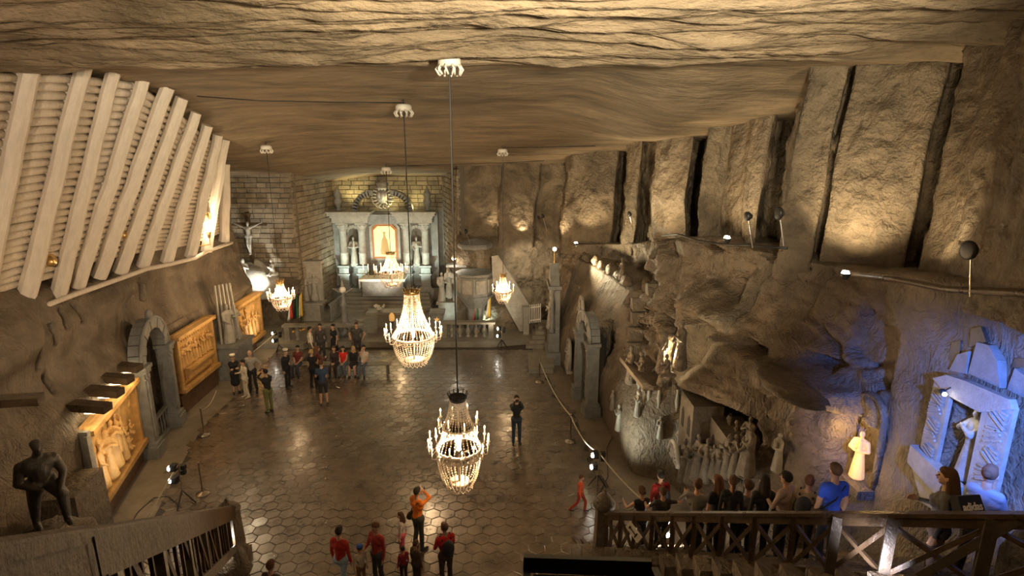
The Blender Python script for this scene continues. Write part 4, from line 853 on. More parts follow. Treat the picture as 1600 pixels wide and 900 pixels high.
# narrow statue group at the corner before relief 3
t = thing('statue_group', 'pale salt figures on a tall block between the second and third amber reliefs', 'statue', (-12.35, 24.1, 0))
MB().box((-12.35, 24.1, .75), (1.1, 1.4, 1.5)).box((-12.35, 24.1, 1.56), (1.25, 1.55, .12)).build('block', M['grey'], t)
inst(stmesh('robe', M['carved']), 'carved_figure', t, (-12.3, 23.8, 1.62), (0, 0, 1.2), (1, 1, 1)); inst(stmesh('veil', M['carved']), 'carved_figure', t, (-12.3, 24.45, 1.62), (0, 0, 1.5), (.9, .9, .9))
for k in range(5): MB().tube([(-12.55+.12*k, 23.6+.15*k, 1.6), (-12.6+.1*k, 23.7+.12*k, 4.2)], .05, 6).build('shaft', M['carved'], t)

# side altar on the recess left wall with little fence
t = thing('side_altar', 'white carved side altar against the left wall of the recess', 'altar', at(490, 505, 31.6))
o_ = Vector(t.location); MB().box(o_+Vector((0, 0, .6)), (1.1, .7, 1.2)).box(o_+Vector((.1, 0, 1.25)), (1.3, .9, .1)).build('block', M['carved'], t)
MB().box(o_+Vector((-.05, .3, 2.4)), (1.3, .25, 2.2)).box(o_+Vector((-.05, .2, 3.55)), (1.5, .5, .15)).build('retable', M['carved'], t)
for k in range(2): inst(stmesh(('child_arm', 'pray')[k], M['carved']), 'carved_figure', t, o_+Vector((-.3+.5*k, .02, 1.35)), (0, 0, .2), (.9, .9, .9))
t = thing('altar_rail', 'dark slatted choir stall front left of the altar steps', 'railing', at(512, 497, 31.2)); a = at(517, 497, 31.0); b_ = at(541, 476, 33.6)
a.z = b_.z = .3; MB().beam(a+Vector((0, 0, 1.0)), b_+Vector((0, 0, 1.0)), .14, .1).build('top_rail', M['grey'], t); MB().beam(a+Vector((0, 0, .08)), b_+Vector((0, 0, .08)), .14, .12).build('bottom_rail', M['grey'], t)
for k in range(10): p = a.lerp(b_, (k+.5)/10); MB().box(p+Vector((0, 0, .55)), (.07, .12, .85)).build('slat', M['grey'], t)

# platform furniture
def balustrade(label, x0, x1, Y, z, n, h=.78):
    t = thing('balustrade', label, 'railing', ((x0+x1)/2, Y, z)); MB().box(((x0+x1)/2, Y, z+h), (x1-x0+.2, .42, .11)).build('coping', M['plat'], t)
    for x in (x0+.12, x1-.12): MB().box((x, Y, z+h/2-.03), (.26, .34, h-.06)).build('pier', M['plat'], t)
    for k in range(n): x = x0+.26+(x1-x0-.52)*(k+.5)/n; MB().lathe((x, Y, z), [(.14, 0), (.14, .06), (.07, .12), (.15, .3), (.13, .42), (.06, .58), (.12, .68), (.12, h-.05)], 10).build('baluster', M['plat'], t, True)
balustrade('short stone balustrade left of the altar axis behind the seated people', at(448, 535, 28).x, at(566, 535, 28).x, 28.0, .28, 5)
balustrade('short stone balustrade right of the altar axis by the flags', at(692, 522, 28.6).x, at(771, 522, 28.6).x, 28.5, .28, 5)
def flag(px, py, Y, cols, label, h=2.1):
    p = at(px, py, Y); p.z = .28; t = thing('flag', label, 'flag', p); MB().lathe(p, [(.18, 0), (.18, .04), (.03, .08), (.03, .1)], 10).build('foot', M['brass'], t, True)
    MB().tube([p+Vector((0, 0, .08)), p+Vector((.10, 0, h))], .02, 6).build('pole', M['wood'], t); n = len(cols)
    for k, m_ in enumerate(cols):
        P = []; 
        for i in range(9):
            row = []
            for j in range(7):
                u = (k+j/6)/n; v = i/8; x = .10*(1-v*.3)-(.02+u*.30*(.45+.55*v)); row.append((p.x+x+.0, p.y-.03+.06*math.sin(u*14+v*2), p.z+h-.05-v*1.25-u*.18))
            P.append(row)
        o = grid_obj('flag_stripe', np.array(P)-np.array(p), m_, True); o.parent = t; so = o.modifiers.new('t', 'SOLIDIFY'); so.thickness = .012
flag(458, 512, 29.3, [M['red'], M['cloth_w']], 'hanging red and white flag, left group'); flag(467, 512, 29.5, [M['green'], M['blackc']], 'hanging dark green and black flag, left group, between the other two'); flag(474, 511, 29.7, [M['yellow'], M['cloth_w']], 'hanging yellow and white flag, left group')
flag(746, 503, 29.2, [M['green'], M['blackc'], M['red']], 'hanging red, black and green flag, right group'); flag(765, 500, 29.4, [M['yellow'], M['cloth_w']], 'hanging yellow and white flag, right group')
p = at(540, 519, 28.9); p.z = .28; t = thing('sculpted_lamp_stand', 'tall carved stand with a round lamp and arms beside the left balustrade', 'lamp', p)
MB().lathe(p, [(.4, 0), (.42, .15), (.25, .3), (.3, .5), (.16, .8), (.12, 1.5), (.2, 1.6), (.1, 1.75), (.06, 2.3)], 12).build('stand', M['grey'], t, True); MB().ball(p+Vector((0, 0, 2.42)), .17, 12, 8).build('globe', M['white'], t, True)
MB().tube([p+Vector((-.5, 0, 2.5)), p+Vector((-.2, 0, 2.3)), p+Vector((.2, 0, 2.3)), p+Vector((.5, 0, 2.5))], .03, 6).lathe(p+Vector((0, 0, 2.55)), [(.05, 0), (.06, .1), (.01, .4)], 8).build('arms', M['carved'], t, True)
for k in range(6): a = k*1.05; MB().ball(p+Vector((.3*math.cos(a), .3*math.sin(a), .3+.12*(k % 3))), (.14, .12, .2), 7, 5).build('carved_head', M['grey'], t, True)
p = at(564, 520, 29.0); p.z = .28; solo(MB().lathe(p, [(.26, 0), (.26, .08), (.15, .14), (.18, .6), (.28, .7), (.28, .8)], 4), 'stone_pedestal', M['plat'], 'small square stone pedestal between the lamp stand and the offering table', 'pedestal')
p = at(600, 513, 30.2); p.z = .28; t = thing('offering_table', 'stone table on a central block in the middle of the platform', 'table', p); MB().box(p+Vector((.1, 0, .4)), (.8, .6, .8)).build('block', M['plat'], t); MB().box(p+Vector((.1, 0, .86)), (1.9, .9, .12)).build('top', M['plat'], t)
q = p+Vector((-.2, 0, .93)); t = thing('flower_bowl', 'bowl of white flowers on the middle stone table', 'flowers', q); MB().lathe(q, [(.05, 0), (.14, .06), (.16, .1)], 10).build('bowl', M['white'], t, True)
f = MB()
for k in range(26): f.ball(q+Vector((random.uniform(-.26, .26), random.uniform(-.12, .12), .16+random.uniform(0, .14))), .055, 6, 4)
tag(f.build('flowers', M['cloth_w'], t, True), kind='stuff')
p = at(583, 513, 29.2); p.z = .28; solo(MB().box(p+Vector((0, 0, .14)), (.55, .4, .28)), 'stone_stool', M['plat'], 'low stone stool left of the middle stone table', 'stool')
p = at(613, 512, 28.9); p.z = .28; t = thing('votive_lamp', 'glowing amber votive lamp on a short stand beside the largest chandelier', 'lamp', p); MB().lathe(p, [(.16, 0), (.05, .05), (.05, .7), (.14, .75)], 10).build('stand', M['grey'], t, True); MB().lathe(p, [(.13, .75), (.15, .85), (.14, 1.05), (.06, 1.15)], 12).build('lamp', M['glow'], t, True)
p = at(684, 512, 29.2); p.z = .28; t = thing('lectern', 'dark stone lectern with a small glowing star on its front', 'lectern', p); MB().box(p+Vector((0, 0, .55)), (.62, .45, 1.1)).box(p+Vector((0, 0, 1.14)), (.8, .6, .1), (.2, 0, 0)).build('block', M['grey'], t)
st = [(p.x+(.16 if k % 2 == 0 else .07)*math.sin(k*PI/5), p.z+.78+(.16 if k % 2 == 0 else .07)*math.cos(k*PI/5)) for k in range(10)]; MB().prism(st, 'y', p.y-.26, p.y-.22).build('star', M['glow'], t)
p = at(699, 470, 32.6); p.z = .28; t = thing('stone_bench', 'pale stone bench at the foot of the right recess wall', 'bench', p); MB().box(p+Vector((.2, 0, .45)), (1.0, .5, .1)).box(p+Vector((-.2, 0, .2)), (.12, .4, .4)).box(p+Vector((.6, 0, .2)), (.12, .4, .4)).build('seat', M['plat'], t)
# white-lit statue group on the right recess wall
t = thing('carved_altar', 'pale carved wall altar with figures at the corner of the right recess wall', 'altar', at(702, 470, 30.6)); o_ = Vector(t.location); o_.z = .28; t.location = o_; ORG[t.name] = o_.copy()
MB().box(o_+Vector((0, .2, .6)), (1.2, .6, 1.2)).box(o_+Vector((0, .2, 1.25)), (1.4, .8, .12)).build('block', M['carved'], t)
for k, kd in enumerate(('robe', 'veil', 'pray')): inst(stmesh(kd, M['carved']), 'carved_figure', t, o_+Vector((-.4+.4*k, .1, 1.32+.25*(k == 1))), (0, 0, .2), (.95, .95, .95))
MB().box(o_+Vector((.45, .1, 3.35)), (1.1, .7, .12)).build('canopy', M['grey'], t)
c = at(709, 404, 30.2); t = thing('hanging_lamp', 'small white lamp under the canopy of the right corner altar', 'lamp', c); MB().lathe(c, [(.14, 0), (.12, .08), (.04, .2)], 10).build('shade', M['white'], t, True); MB().ball(c, .1, 8, 6).build('bulb', M['lensw'], t, True); point('hanging_light', c+Vector((0, -.15, -.15)), 40, WHITE)
# pulpit and its stair
t = thing('pulpit', 'stone pulpit box projecting from the rock right of the altar recess', 'pulpit', at(745, 480, 29.9)); c = at(742, 440, 29.6)
MB().lathe((c.x, c.y, 0), [(.35, .3), (.5, 1.6), (.95, 2.2), (1.0, 2.3), (.95, 2.35), (.95, 3.3), (1.08, 3.4), (1.05, 3.5), (.9, 3.5)], 8).build('box', M['grey'], t)
for k in range(8): a = 2*PI*(k+.5)/8; MB().box((c.x+.9*math.cos(a), c.y+.9*math.sin(a), 2.85), (.08, .5, .7), (0, 0, a)).build('panel', M['carved'], t)
MB().lathe((c.x, c.y+.5, 0), [(.3, 4.6), (.9, 4.7), (.95, 4.85), (.9, 4.95), (.2, 5.2)], 8).build('canopy', M['grey'], t)
pts_ = [at(x, y, 29.3) for x, y in ((768, 400), (778, 398), (826, 474), (826, 517), (812, 517), (770, 440))]; solo(MB().prism([(p.x, p.z) for p in pts_], 'y', 29.2, 29.6), 'stair_parapet', M['carved'], 'sloping stone parapet of the pulpit stair', 'parapet')
t = thing('stair_gate', 'pale barred gate at the top of the corner steps, right of the pulpit stair', 'gate', at(834, 505, 29.0)); a = at(828, 505, 29.0); b_ = at(844, 503, 29.0); hh = 1.0
for k in range(6): p = a.lerp(b_, k/5); MB().tube([p, p+Vector((0, 0, hh))], .03, 6).build('bar', M['white'], t)
for z in (.15, hh-.15): MB().beam(a+Vector((0, 0, z)), b_+Vector((0, 0, z)), .05, .05).build('rail', M['white'], t)
p = at(822, 505, 29.0); solo(MB().box((p.x, 29.0, .85), (.3, .35, 1.7)).box((p.x, 29.0, 1.75), (.4, .45, .1)), 'gate_pier', M['carved'], 'stone pier between the pulpit stair and the barred gate', 'pier')
t = thing('corner_steps', 'curved pale stone steps below the barred gate', 'steps', (1.6, 28.3, 0))
for k in range(5): MB().box((1.75+.12*k, 28.05+.28*k, .08+.16*k), (2.1-.1*k, 1.2, .16)).build('step', M['plat'], t)

# ================================================================ right wall features
ta, Wa, ri = arch('arched_gateway', 'tall grey salt gateway with carved tympanum in the right-hand wall', (2.72, 21.95), (3.02, 19.95), 2.9, .40, .4, M['grey'], 5)
linst(stmesh('pray', M['carved']), 'carved_figure', ta, (Wa/2-.15, .15, 2.95), (0, 0, 0), (.35, .2, .35)); linst(stmesh('robe', M['carved']), 'carved_figure', ta, (Wa/2+.2, .15, 2.95), (0, 0, 0), (.32, .2, .32))
LBd(MB().box((Wa/2, .15, 2.88), (ri*2, .2, .12)), 'lintel', M['grey'], ta); LBd(MB().box((Wa/2, .55, 1.5), (ri*2, .08, 3.0)).box((Wa/2, .5, 1.5), (.06, .06, 2.9)), 'door_leaf', M['black'], ta)
# tall carved pillar shrine seen edge on
t = thing('carved_pillar_shrine', 'tall slender carved shrine standing on the right side before the gateway', 'shrine', (1.95, 26.0, 0))
MB().box((1.95, 26, .3), (.7, 1.6, .6)).box((1.95, 26, 1.0), (.5, 1.3, 1.0)).build('base', M['grey'], t)
for s_ in (-1, 1): MB().lathe((1.85, 26+s_*.55, 0), [(.13, 1.5), (.14, 1.6), (.09, 1.7), (.08, 3.4), (.13, 3.5), (.14, 3.6)], 10).build('column', M['grey'], t, True)
MB().box((2.1, 26, 2.5), (.2, 1.2, 2.1)).box((1.95, 26, 3.7), (.6, 1.6, .16)).build('backing', M['grey'], t); MB().prism([(25.2, 3.8), (26.8, 3.8), (26.0, 4.7)], 'x', 1.75, 2.15).build('gable', M['grey'], t)
inst(stmesh('robe', M['carved']), 'carved_figure', t, (1.85, 26, 1.55), (0, 0, -PI/2), (.95, .95, .95)); MB().tube([(1.95, 26, 4.6), (1.95, 26, 5.3)], .03, 6).build('rod', M['brass'], t)
c = Vector((1.95, 26, 5.35)); t = thing('top_lamp', 'small bright lamp on the rod above the carved shrine', 'lamp', c); MB().ball(c, .09, 8, 6).build('bulb', M['lensw'], t, True)
solo(MB().box((1.3, 25.3, .1), (1.1, 2.2, .2)).box((1.6, 25.3, .28), (.6, 1.8, .16)), 'low_step', M['plat'], 'low stone step before the carved shrine on the right', 'steps')
# relief niches on the gate block
for k, (y, z, r_, lab) in enumerate(((23.9, 2.9, .55, 'upper arched relief niche with a carved figure on the gateway block'), (23.6, 1.1, .5, 'lower arched relief niche with dark carved figures on the gateway block'))):
    x = rwx(y, z)-.08; t = thing('relief_niche', lab, 'relief', (x, y, z-.5)); t.rotation_euler = (0, 0, -PI/2)
    LBd(MB().tube([(-r_, 0, 0), (-r_, 0, .7)]+[(-r_*math.cos(a), 0, .7+r_*math.sin(a)) for a in np.linspace(0, PI, 9)]+[(r_, 0, .7), (r_, 0, 0)], .08, 6), 'rim', M['carved'], t, True); LBd(MB().box((0, 0, -.05), (2*r_+.3, .3, .12)), 'sill', M['carved'], t)
    LBd(MB().prism([(-r_, 0), (r_, 0), (r_, .7)]+[(r_*math.cos(a), .7+r_*math.sin(a)) for a in np.linspace(.3, PI-.3, 6)]+[(-r_, .7)], 'y', .0, .05), 'back', M['mortar'], t)
    for q in range(2+k): linst(stmesh(('robe', 'pray', 'veil')[q], M['carved']), 'carved_figure', t, (-.25+.3*q, -.05, 0), (0, 0, 0), (.6, .4, .6))
# crest of rocks on the gate block
for k in range(7): y = 20.6+k*.95; rockpile('crest_stone', ['jagged crest stone right over the gateway arch', 'second jagged crest stone behind the gateway arch', 'third jagged crest stone on the gateway block', 'middle jagged crest stone before the glowing hollow', 'fifth jagged crest stone before the glowing hollow', 'sixth jagged crest stone on the gateway block', 'farthest jagged crest stone on the gateway block'][k], (rwx(y, 4.6)+.25, y, 4.85), (.22, .5, .22+.12*random.random()), k*3.1, M['rock_up'], n=12)
statue('robe', (rwx(21.9, 4.6)+.15, 21.9, 4.85), -PI/2, .9, M['rock'], 'small_figure', 'small dark figure standing on the crest above the gateway')
# zigzag carved stair steps proud of the rock
for k in range(6):
    y = 18.6+.4*k-1.0; z = 2.95+.42*k
    for j in range(2):
        yy_ = y+.1+1.0*j; zz_ = z+.25*j
        if zz_ < 5.7: solo(MB().prism([(yy_-.28, zz_-.2), (yy_+.28, zz_-.2), (yy_+.28, zz_+.16), (yy_-.05, zz_+.2)], 'x', rwx(yy_, zz_)-.16, rwx(yy_, zz_)+.3), 'carved_step', M['rock'], '%s block of the %s zigzag stair carved in the right-hand rock' % (('lowest', 'second lowest', 'third', 'fourth', 'fifth', 'topmost')[k], ('near', 'far')[j]), 'stone', 'zigzag carved stair blocks')
# figures on the ledges and in the grotto
def rst(kd, px, py, X, h, lab, m_=M['rock'], yaw=-PI/2, nm='ledge_statue'): p = atx(px, py, X); return statue(kd, p, yaw, h, m_, nm, lab)
lg = solo(MB().box((4.15, 16.4, 3.28), (1.1, 2.4, .14), (0, 0, .1)), 'carved_balcony', M['rock'], 'stone balcony slab below the grotto figures on the right wall', 'balcony')
for k in range(9): MB()
bl = thing('balcony_front', 'carved baluster front under the balcony on the right wall', 'railing', (3.5, 17.2, 2.3))
for k in range(11): y = 15.7+.25*k; MB().lathe((rwx(y, 2.7)-.06, y, 2.3), [(.06, 0), (.04, .1), (.07, .3), (.04, .6), (.06, .78)], 7).build('baluster', M['carved'], bl, True)
for kd, px, py, X, h, lab in (('robe', 985, 598, 3.75, 1.25, 'standing statue at the far end of the balcony'), ('kneel', 1003, 590, 3.95, 1.3, 'crouching statue second along the balcony'), ('veil', 1033, 580, 4.0, 1.1, 'dark statue silhouetted before the lit grotto'), ('kneel', 1042, 590, 4.0, 1.0, 'kneeling statue right of the lit grotto'), ('robe', 1062, 575, 4.45, 1.35, 'tall statue at the near edge of the grotto')): rst(kd, px, py, X, h, lab)
point('grotto_light', atx(1050, 552, 4.25), 90, (1, .82, .5), .06)
for k in range(7):
    y = 15.1+.17*k; o_ = rockpile('stalactite', ['nearest', 'second', 'third', 'middle', 'fifth', 'sixth', 'farthest'][k]+' rough stone hanging over the grotto', (4.3, y, 5.0), (.3, .13, .12+.22*random.random()), k*2.2, M['rock_up'], n=10)
# gnarled column by the grotto
solo(MB().lathe((4.25, 14.95, 3.5), [(.22, 0), (.16, .3), (.2, .6), (.13, .9), (.18, 1.2), (.26, 1.5)], 9), 'gnarled_column', M['rock_up'], 'gnarled rock column at the near side of the grotto', 'column', smooth=True)
# flat slabs and boulders around
rockpile('rock_lip', 'jagged dark rock lip over the pillar with the golden figure', (6.0, 11.7, 4.92), (.5, 1.2, .09), 4, M['rock_up'], n=30)
# town relief: houses and a crowd of carved figures
t = thing('carved_houses', 'carved town houses with arched windows under the overhang on the right wall', 'relief', (5.3, 13.6, 1.9))
for (y, w_, z0, h_, X) in ((14.4, 1.1, 1.6, 1.75, 4.75), (13.2, 1.2, 1.5, 1.6, 5.2), (12.5, .7, 1.5, 1.3, 5.5)):
    hb = MB().box((X+.4, y, z0+h_/2), (.8, w_, h_)).build('house', M['rockst'], t)
    for q in (-.25, .25): MB().prism([(y+q*w_-.1, z0+h_*.45), (y+q*w_+.1, z0+h_*.45), (y+q*w_+.1, z0+h_*.7), (y+q*w_, z0+h_*.78), (y+q*w_-.1, z0+h_*.7)], 'x', X-.012, X+.02).build('window', M['dark'], hb)
r = random.Random(11); kinds = ('robe', 'veil', 'pray', 'child_arm')
crowd_names = ['%s carved figure from the left in the %s row of the town relief' % (o_, rw) for rw in ('front', 'back') for o_ in ('first', 'second', 'third', 'fourth', 'fifth', 'sixth', 'seventh', 'eighth', 'ninth', 'tenth')]
for k in range(20):
    row = k//10; u = (k % 10)/9; px = 1068+u*100+r.uniform(-2, 2); py = 752+r.uniform(-5, 5)-row*28+u*(-6); X = 4.75+u*.75+row*.3
    p = atx(px, py, X); statue(kinds[r.randrange(4)], p, -PI/2+r.uniform(-.9, .9), 1.15+r.uniform(-.25, .25), M['rockst'], 'relief_figure', crowd_names[k], group='crowd of the town relief')
# small figures on the pale lit wall
nm_ = ['highest left', 'highest right', 'upper left', 'upper middle', 'upper right', 'middle left', 'centre', 'middle right', 'lower left', 'lower middle', 'lower right', 'bottom']
for k, (px, py) in enumerate(((968, 640), (990, 650), (975, 672), (995, 685), (1018, 690), (1000, 712), (1022, 718), (1042, 706), (1012, 745), (1030, 750), (1046, 745), (1056, 735))):
    p = atx(px, py, 3.75); p.x = rwx(p.y, p.z)-.02; statue(kinds[k % 4], p, -PI/2, .75+.1*(k % 3), M['carved'], 'wall_figure', nm_[k]+' carved figure on the pale lit lower right wall', group='figures on the pale lit wall')
wa = thing('wheel_carving', 'carved round arch with rays among the figures on the pale lit wall', 'relief', (4.35, 14.4, 1.0)); c = atx(1052, 718, 4.25)
for k in range(9): a = PI*k/8; MB().tube([c, c+Vector((0, .36*math.cos(a), .42*math.sin(a)))], .03, 5).build('ray', M['carved'], wa)
MB().tube([c+Vector((0, .42*math.cos(a), .48*math.sin(a))) for a in np.linspace(0, PI, 13)], .06, 6).build('rim', M['carved'], wa, True)
# golden figure in the pillar block
p = atx(1203, 745, 5.35); p.x = rwx(p.y, p.z+.5)-.42
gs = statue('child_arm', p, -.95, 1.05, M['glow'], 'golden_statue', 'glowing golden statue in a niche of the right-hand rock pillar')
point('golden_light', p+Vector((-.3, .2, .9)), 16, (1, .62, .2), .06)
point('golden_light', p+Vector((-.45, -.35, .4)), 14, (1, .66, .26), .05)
nt_ = thing('statue_niche', 'round-headed carved niche above and around the glowing golden statue', 'niche', p+Vector((.12, 0, -.1))); 
MB().tube([p+Vector((.1, -.42, 0)), p+Vector((.1, -.42, 1.4))]+[p+Vector((.1, -.42*math.cos(a), 1.4+.42*math.sin(a))) for a in np.linspace(0, PI, 9)]+[p+Vector((.1, .42, 0))], .07, 6).build('rim', M['rock'], nt_, True); MB().box(p+Vector((.0, 0, -.12)), (.5, 1.0, .2)).build('sill', M['rock'], nt_)
# crystal-framed niche with monk in blue light
t = thing('crystal_niche', 'angular stone niche frame with zigzag carving in blue light, far right', 'niche', (7.1, 8.4, 4.5)); XF = rwx(9.35, 5.4)-.14
def poly(ys, name, x0=XF, x1=7.3, m_=M['carved'], par=None): return MB().prism(ys, 'x', x0, x1).build(name, m_, par or t)
poly([(9.22, 4.55), (8.82, 4.6), (8.80, 6.0), (9.18, 6.12)], 'left_jamb'); poly([(8.14, 4.55), (7.62, 4.5), (7.62, 6.3), (8.14, 6.12)], 'right_jamb'); poly([(9.18, 6.12), (8.8, 5.98), (8.14, 6.0), (7.62, 6.3), (7.7, 6.42), (8.5, 6.36), (8.9, 6.3)], 'lintel', XF-.04)
for nm, a in (('crown_facet', [(9.1, 6.3), (8.75, 6.38), (8.8, 6.75), (9.0, 6.62)]), ('crown_facet', [(8.72, 6.4), (8.1, 6.42), (8.25, 6.8), (8.45, 6.98), (8.68, 6.95)]), ('crown_facet', [(8.05, 6.42), (7.55, 6.42), (7.75, 6.72), (8.0, 6.78)])): poly(a, nm, rwx(a[0][0], 6.6)-.07, 7.6, M['grey'])
for nm, a in (('recess_shade', [(9.25, 6.35), (9.0, 6.45), (9.05, 6.85), (9.22, 6.75)]), ('recess_shade', [(8.85, 6.8), (8.55, 7.0), (8.7, 7.2), (8.88, 7.1)]), ('recess_shade', [(8.12, 6.72), (7.9, 6.85), (7.95, 6.95), (8.1, 6.9)])): poly(a, nm, rwx(a[0][0], 6.8)-.03, 7.6, M['woodd'])  # dark plates painting the shade of recesses in the crown
poly([(9.3, 4.45), (8.6, 4.3), (8.2, 4.3), (8.2, 4.66), (8.7, 4.72), (9.3, 4.8)], 'sill', XF-.12)
poly([(9.3, 4.4), (8.6, 4.25), (8.3, 4.0), (8.9, 3.9)], 'corbel', XF-.04)
for (ya, yb, za, zb_) in ((9.16, 8.88, 4.7, 5.95), (7.98, 7.68, 4.6, 6.2)):
    n = 5; hz_ = (zb_-za)/n
    for k in range(n):
        z0 = za+k*hz_; mb = MB()
        if k % 2: ya_, yb_ = ya, yb
        else: ya_, yb_ = yb, ya
        for q in range(4): u = .15+.25*q; mb.beam((XF-.02, ya_, z0+hz_*u), (XF-.02, ya_+(yb_-ya_)*(1-u*.4), z0+hz_*min(1, u+.45)), .035, .035, (1, 0, 0))
        mb.build('zigzag_carving', M['carved'], t)
statue('pray', (XF+.22, 8.42, 4.68), -PI/2-.25, 1.25, M['carved'], 'monk_statue', 'dark robed monk statue standing inside the blue-lit crystal niche')
c = Vector((XF-.16, 8.76, 6.06)); l_ = thing('niche_lamp', 'small round black lamp at the top left of the crystal niche', 'lamp', c); MB().ball(c, .055, 10, 7).build('housing', M['black'], l_, True); MB().tube([c, c+Vector((.2, .0, .12))], .012, 5).build('bracket', M['black'], l_); MB().ball(c+Vector((.0, -.05, -.02)), .035, 8, 6).build('lens', M['lens'], l_, True)
spot('niche_light', c+Vector((-.08, -.08, -.02)), (7.25, 8.35, 5.4), 16, (1, .9, .74), 110, .8, .04)
# pipe and lamps on the ledge
led = thing('ledge_pipe', 'thick pipe lying along the ledge, upper right', 'pipe', (7.2, 9, 7.8)); MB().tube([atx(1320, 428, 6.9), atx(1400, 436, 7.1), atx(1480, 452, 7.15), atx(1600, 458, 7.2), (7.3, 5.5, 8.2)], .06, 8).build('pipe', M['wood'], led, True)
cb = thing('ledge_cable', 'black cable running along the ledge of the right wall', 'cable', (5, 18, 7.1)); MB().tube([atx(1035, 368, 4.75), atx(1060, 366, 4.9), atx(1090, 376, 5.1), atx(1130, 382, 5.4), atx(1180, 384, 5.8), atx(1230, 388, 6.2)], .03, 6).build('cable', M['black'], cb, True)
def disc_lamp(px, py, X, lab, r=.16):
    c = atx(px, py, X); t = thing('round_floodlight', lab, 'lamp', c); mb = MB(); mb.lathe((0, 0, 0), [(r*.4, -.12), (r*.95, -.04), (r, .02), (r*.8, .03), (.01, .03)], 14); R_ = Matrix.Rotation(-PI/2, 3, 'Y'); mb.v = [tuple(R_ @ Vector(q)+c) for q in mb.v]; mb.build('head', M['black'], t, True); MB().tube([c+Vector((.05, 0, -.05)), c+Vector((.25, .1, -.75))], .014, 5).build('stem', M['steel'], t)
disc_lamp(1513, 391, 6.9, 'large black disc floodlight on a thin stem above the blue wall', .15); disc_lamp(1216, 333, 5.9, 'black round floodlight between the middle right rock pillars', .15); disc_lamp(1167, 338, 5.4, 'small black round floodlight on the brown rock, upper right middle', .11)
disc_lamp(847, 338, 1.45, 'small black box lamp on the far right rock face, left one', .12); disc_lamp(982, 335, 4.7, 'small black box lamp beside the dark notch in the rock', .13); disc_lamp(727, 362, -2.2, 'small dark lamp at the corner of the right recess wall', .14)
for k, (px, py, X, lab) in enumerate(((1136, 372, 5.3, 'bright glaring uplight on the ledge among the middle right pillars'), (1321, 427, 6.75, 'bright lamp with steel reflector at the near ledge corner'), (900, 380, 2.75, 'small uplight hidden at the foot of the far lit rock panel'))):
    c = atx(px, py, X); t = thing('ledge_uplight', lab, 'lamp', c); MB().lathe(c, [(.06, -.12), (.1, -.02), (.09, 0)], 10).build('housing', M['black'], t, True); MB().lathe(c, [(.08, .0), (.06, .05), (.01, .06)], 10).build('lens', M['lens'], t, True)

# ================================================================ right stair with crossed railing
def xr(y): return 2.2+(11.6-y)*.5877
def zr(y): return 9.95-.705*y
def zs(y): return max(0.0, 8.8-.705*y)
st = thing('stone_stair', 'dark stone stair climbing to the right behind the crossed railing', 'stair', (5, 9, 0))
y = 12.45; k = 0
while y > 1.5:
    z1 = zs(y-.36); xm = 7.3 if y < 10.6 else float(fy(y, *RB))+.5; x0 = xr(y)-.22
    MB().box(((x0+xm)/2, y-.19, z1/2-.05), (xm-x0, .42, z1+.1)).build('step', M['rock'], st); y -= .36; k += 1
def on(px):   # where the rail line crosses a column of the photograph
    lo, hi = 2.0, 12.5
    for _ in range(50):
        m_ = (lo+hi)/2; D = m_*cs+(CAMZ-zr(m_))*sn; p_ = 800+xr(m_)/D*FPX
        if p_ > px: lo = m_
        else: hi = m_
    return lo
rl = thing('crossed_railing', 'long dark wooden railing with crossed braces along the right-hand stair', 'railing', (xr(9), 9, zs(9)))
P = lambda y_, dz: Vector((xr(y_), y_, zr(y_)+dz)); ys_ = [on(px) for px in (950, 971, 993, 1021, 1053, 1087, 1131, 1182, 1243, 1310, 1397, 1552, 1800)]
MB().beam(P(ys_[0]+.05, -.0), P(3.2, -.0), .13, .055).build('handrail', M['wood'], rl); MB().beam(P(ys_[0]+.03, -.10), P(3.2, -.10), .06, .13).build('upper_board', M['wood'], rl); MB().beam(P(ys_[0]+.03, -1.0), P(3.2, -1.0), .07, .13).build('bottom_board', M['wood'], rl)
for i, y_ in enumerate(ys_):
    w_ = .085 if i < 9 else .13
    MB().box(P(y_, -.58), (w_, w_, 1.12), (0, 0, -.53)).build('post', M['wood'] if i < 9 else M['woodd'], rl)
for a, b_ in zip(ys_[:-1], ys_[1:]):
    MB().beam(P(a, -.16), P(b_, -.96), .05, .06).build('brace', M['wood'], rl); MB().beam(P(a, -.96), P(b_, -.16), .045, .06).build('brace', M['wood'], rl)
MB().beam(P(ys_[10], -1.35), P(ys_[11]-.2, -.05), .1, .1).build('strut', M['woodd'], rl)
def newel(loc, h, w_, lab):
    t = thing('newel_post', lab, 'post', loc); x, y_, z = loc
    MB().box((x, y_, z+.1), (w_*1.35, w_*1.35, .2)).build('foot', M['rock'], t); MB().box((x, y_, z+h*.5), (w_, w_, h*.86), taper=.8).build('shaft', M['rock'], t)
    MB().lathe((x, y_, z), [(w_*.5, h*.86), (w_*.62, h*.88), (w_*.62, h*.93), (w_*.5, h*.96), (w_*.35, h*1.01), (w_*.15, h*1.05), (w_*.12, h*1.08), (w_*.03, h*1.11)], 14).build('cap', M['rock'], t, True)
p = at(940, 885, 11.9); p.z = 0; newel((p.x, 11.9, 0), 2.0, .42, 'rounded stone newel post at the foot of the right-hand stair')
p = at(366, 870, 12.25); newel((p.x, 12.25, 0), 1.55, .46, 'rounded stone newel post at the foot of the left-hand railing')
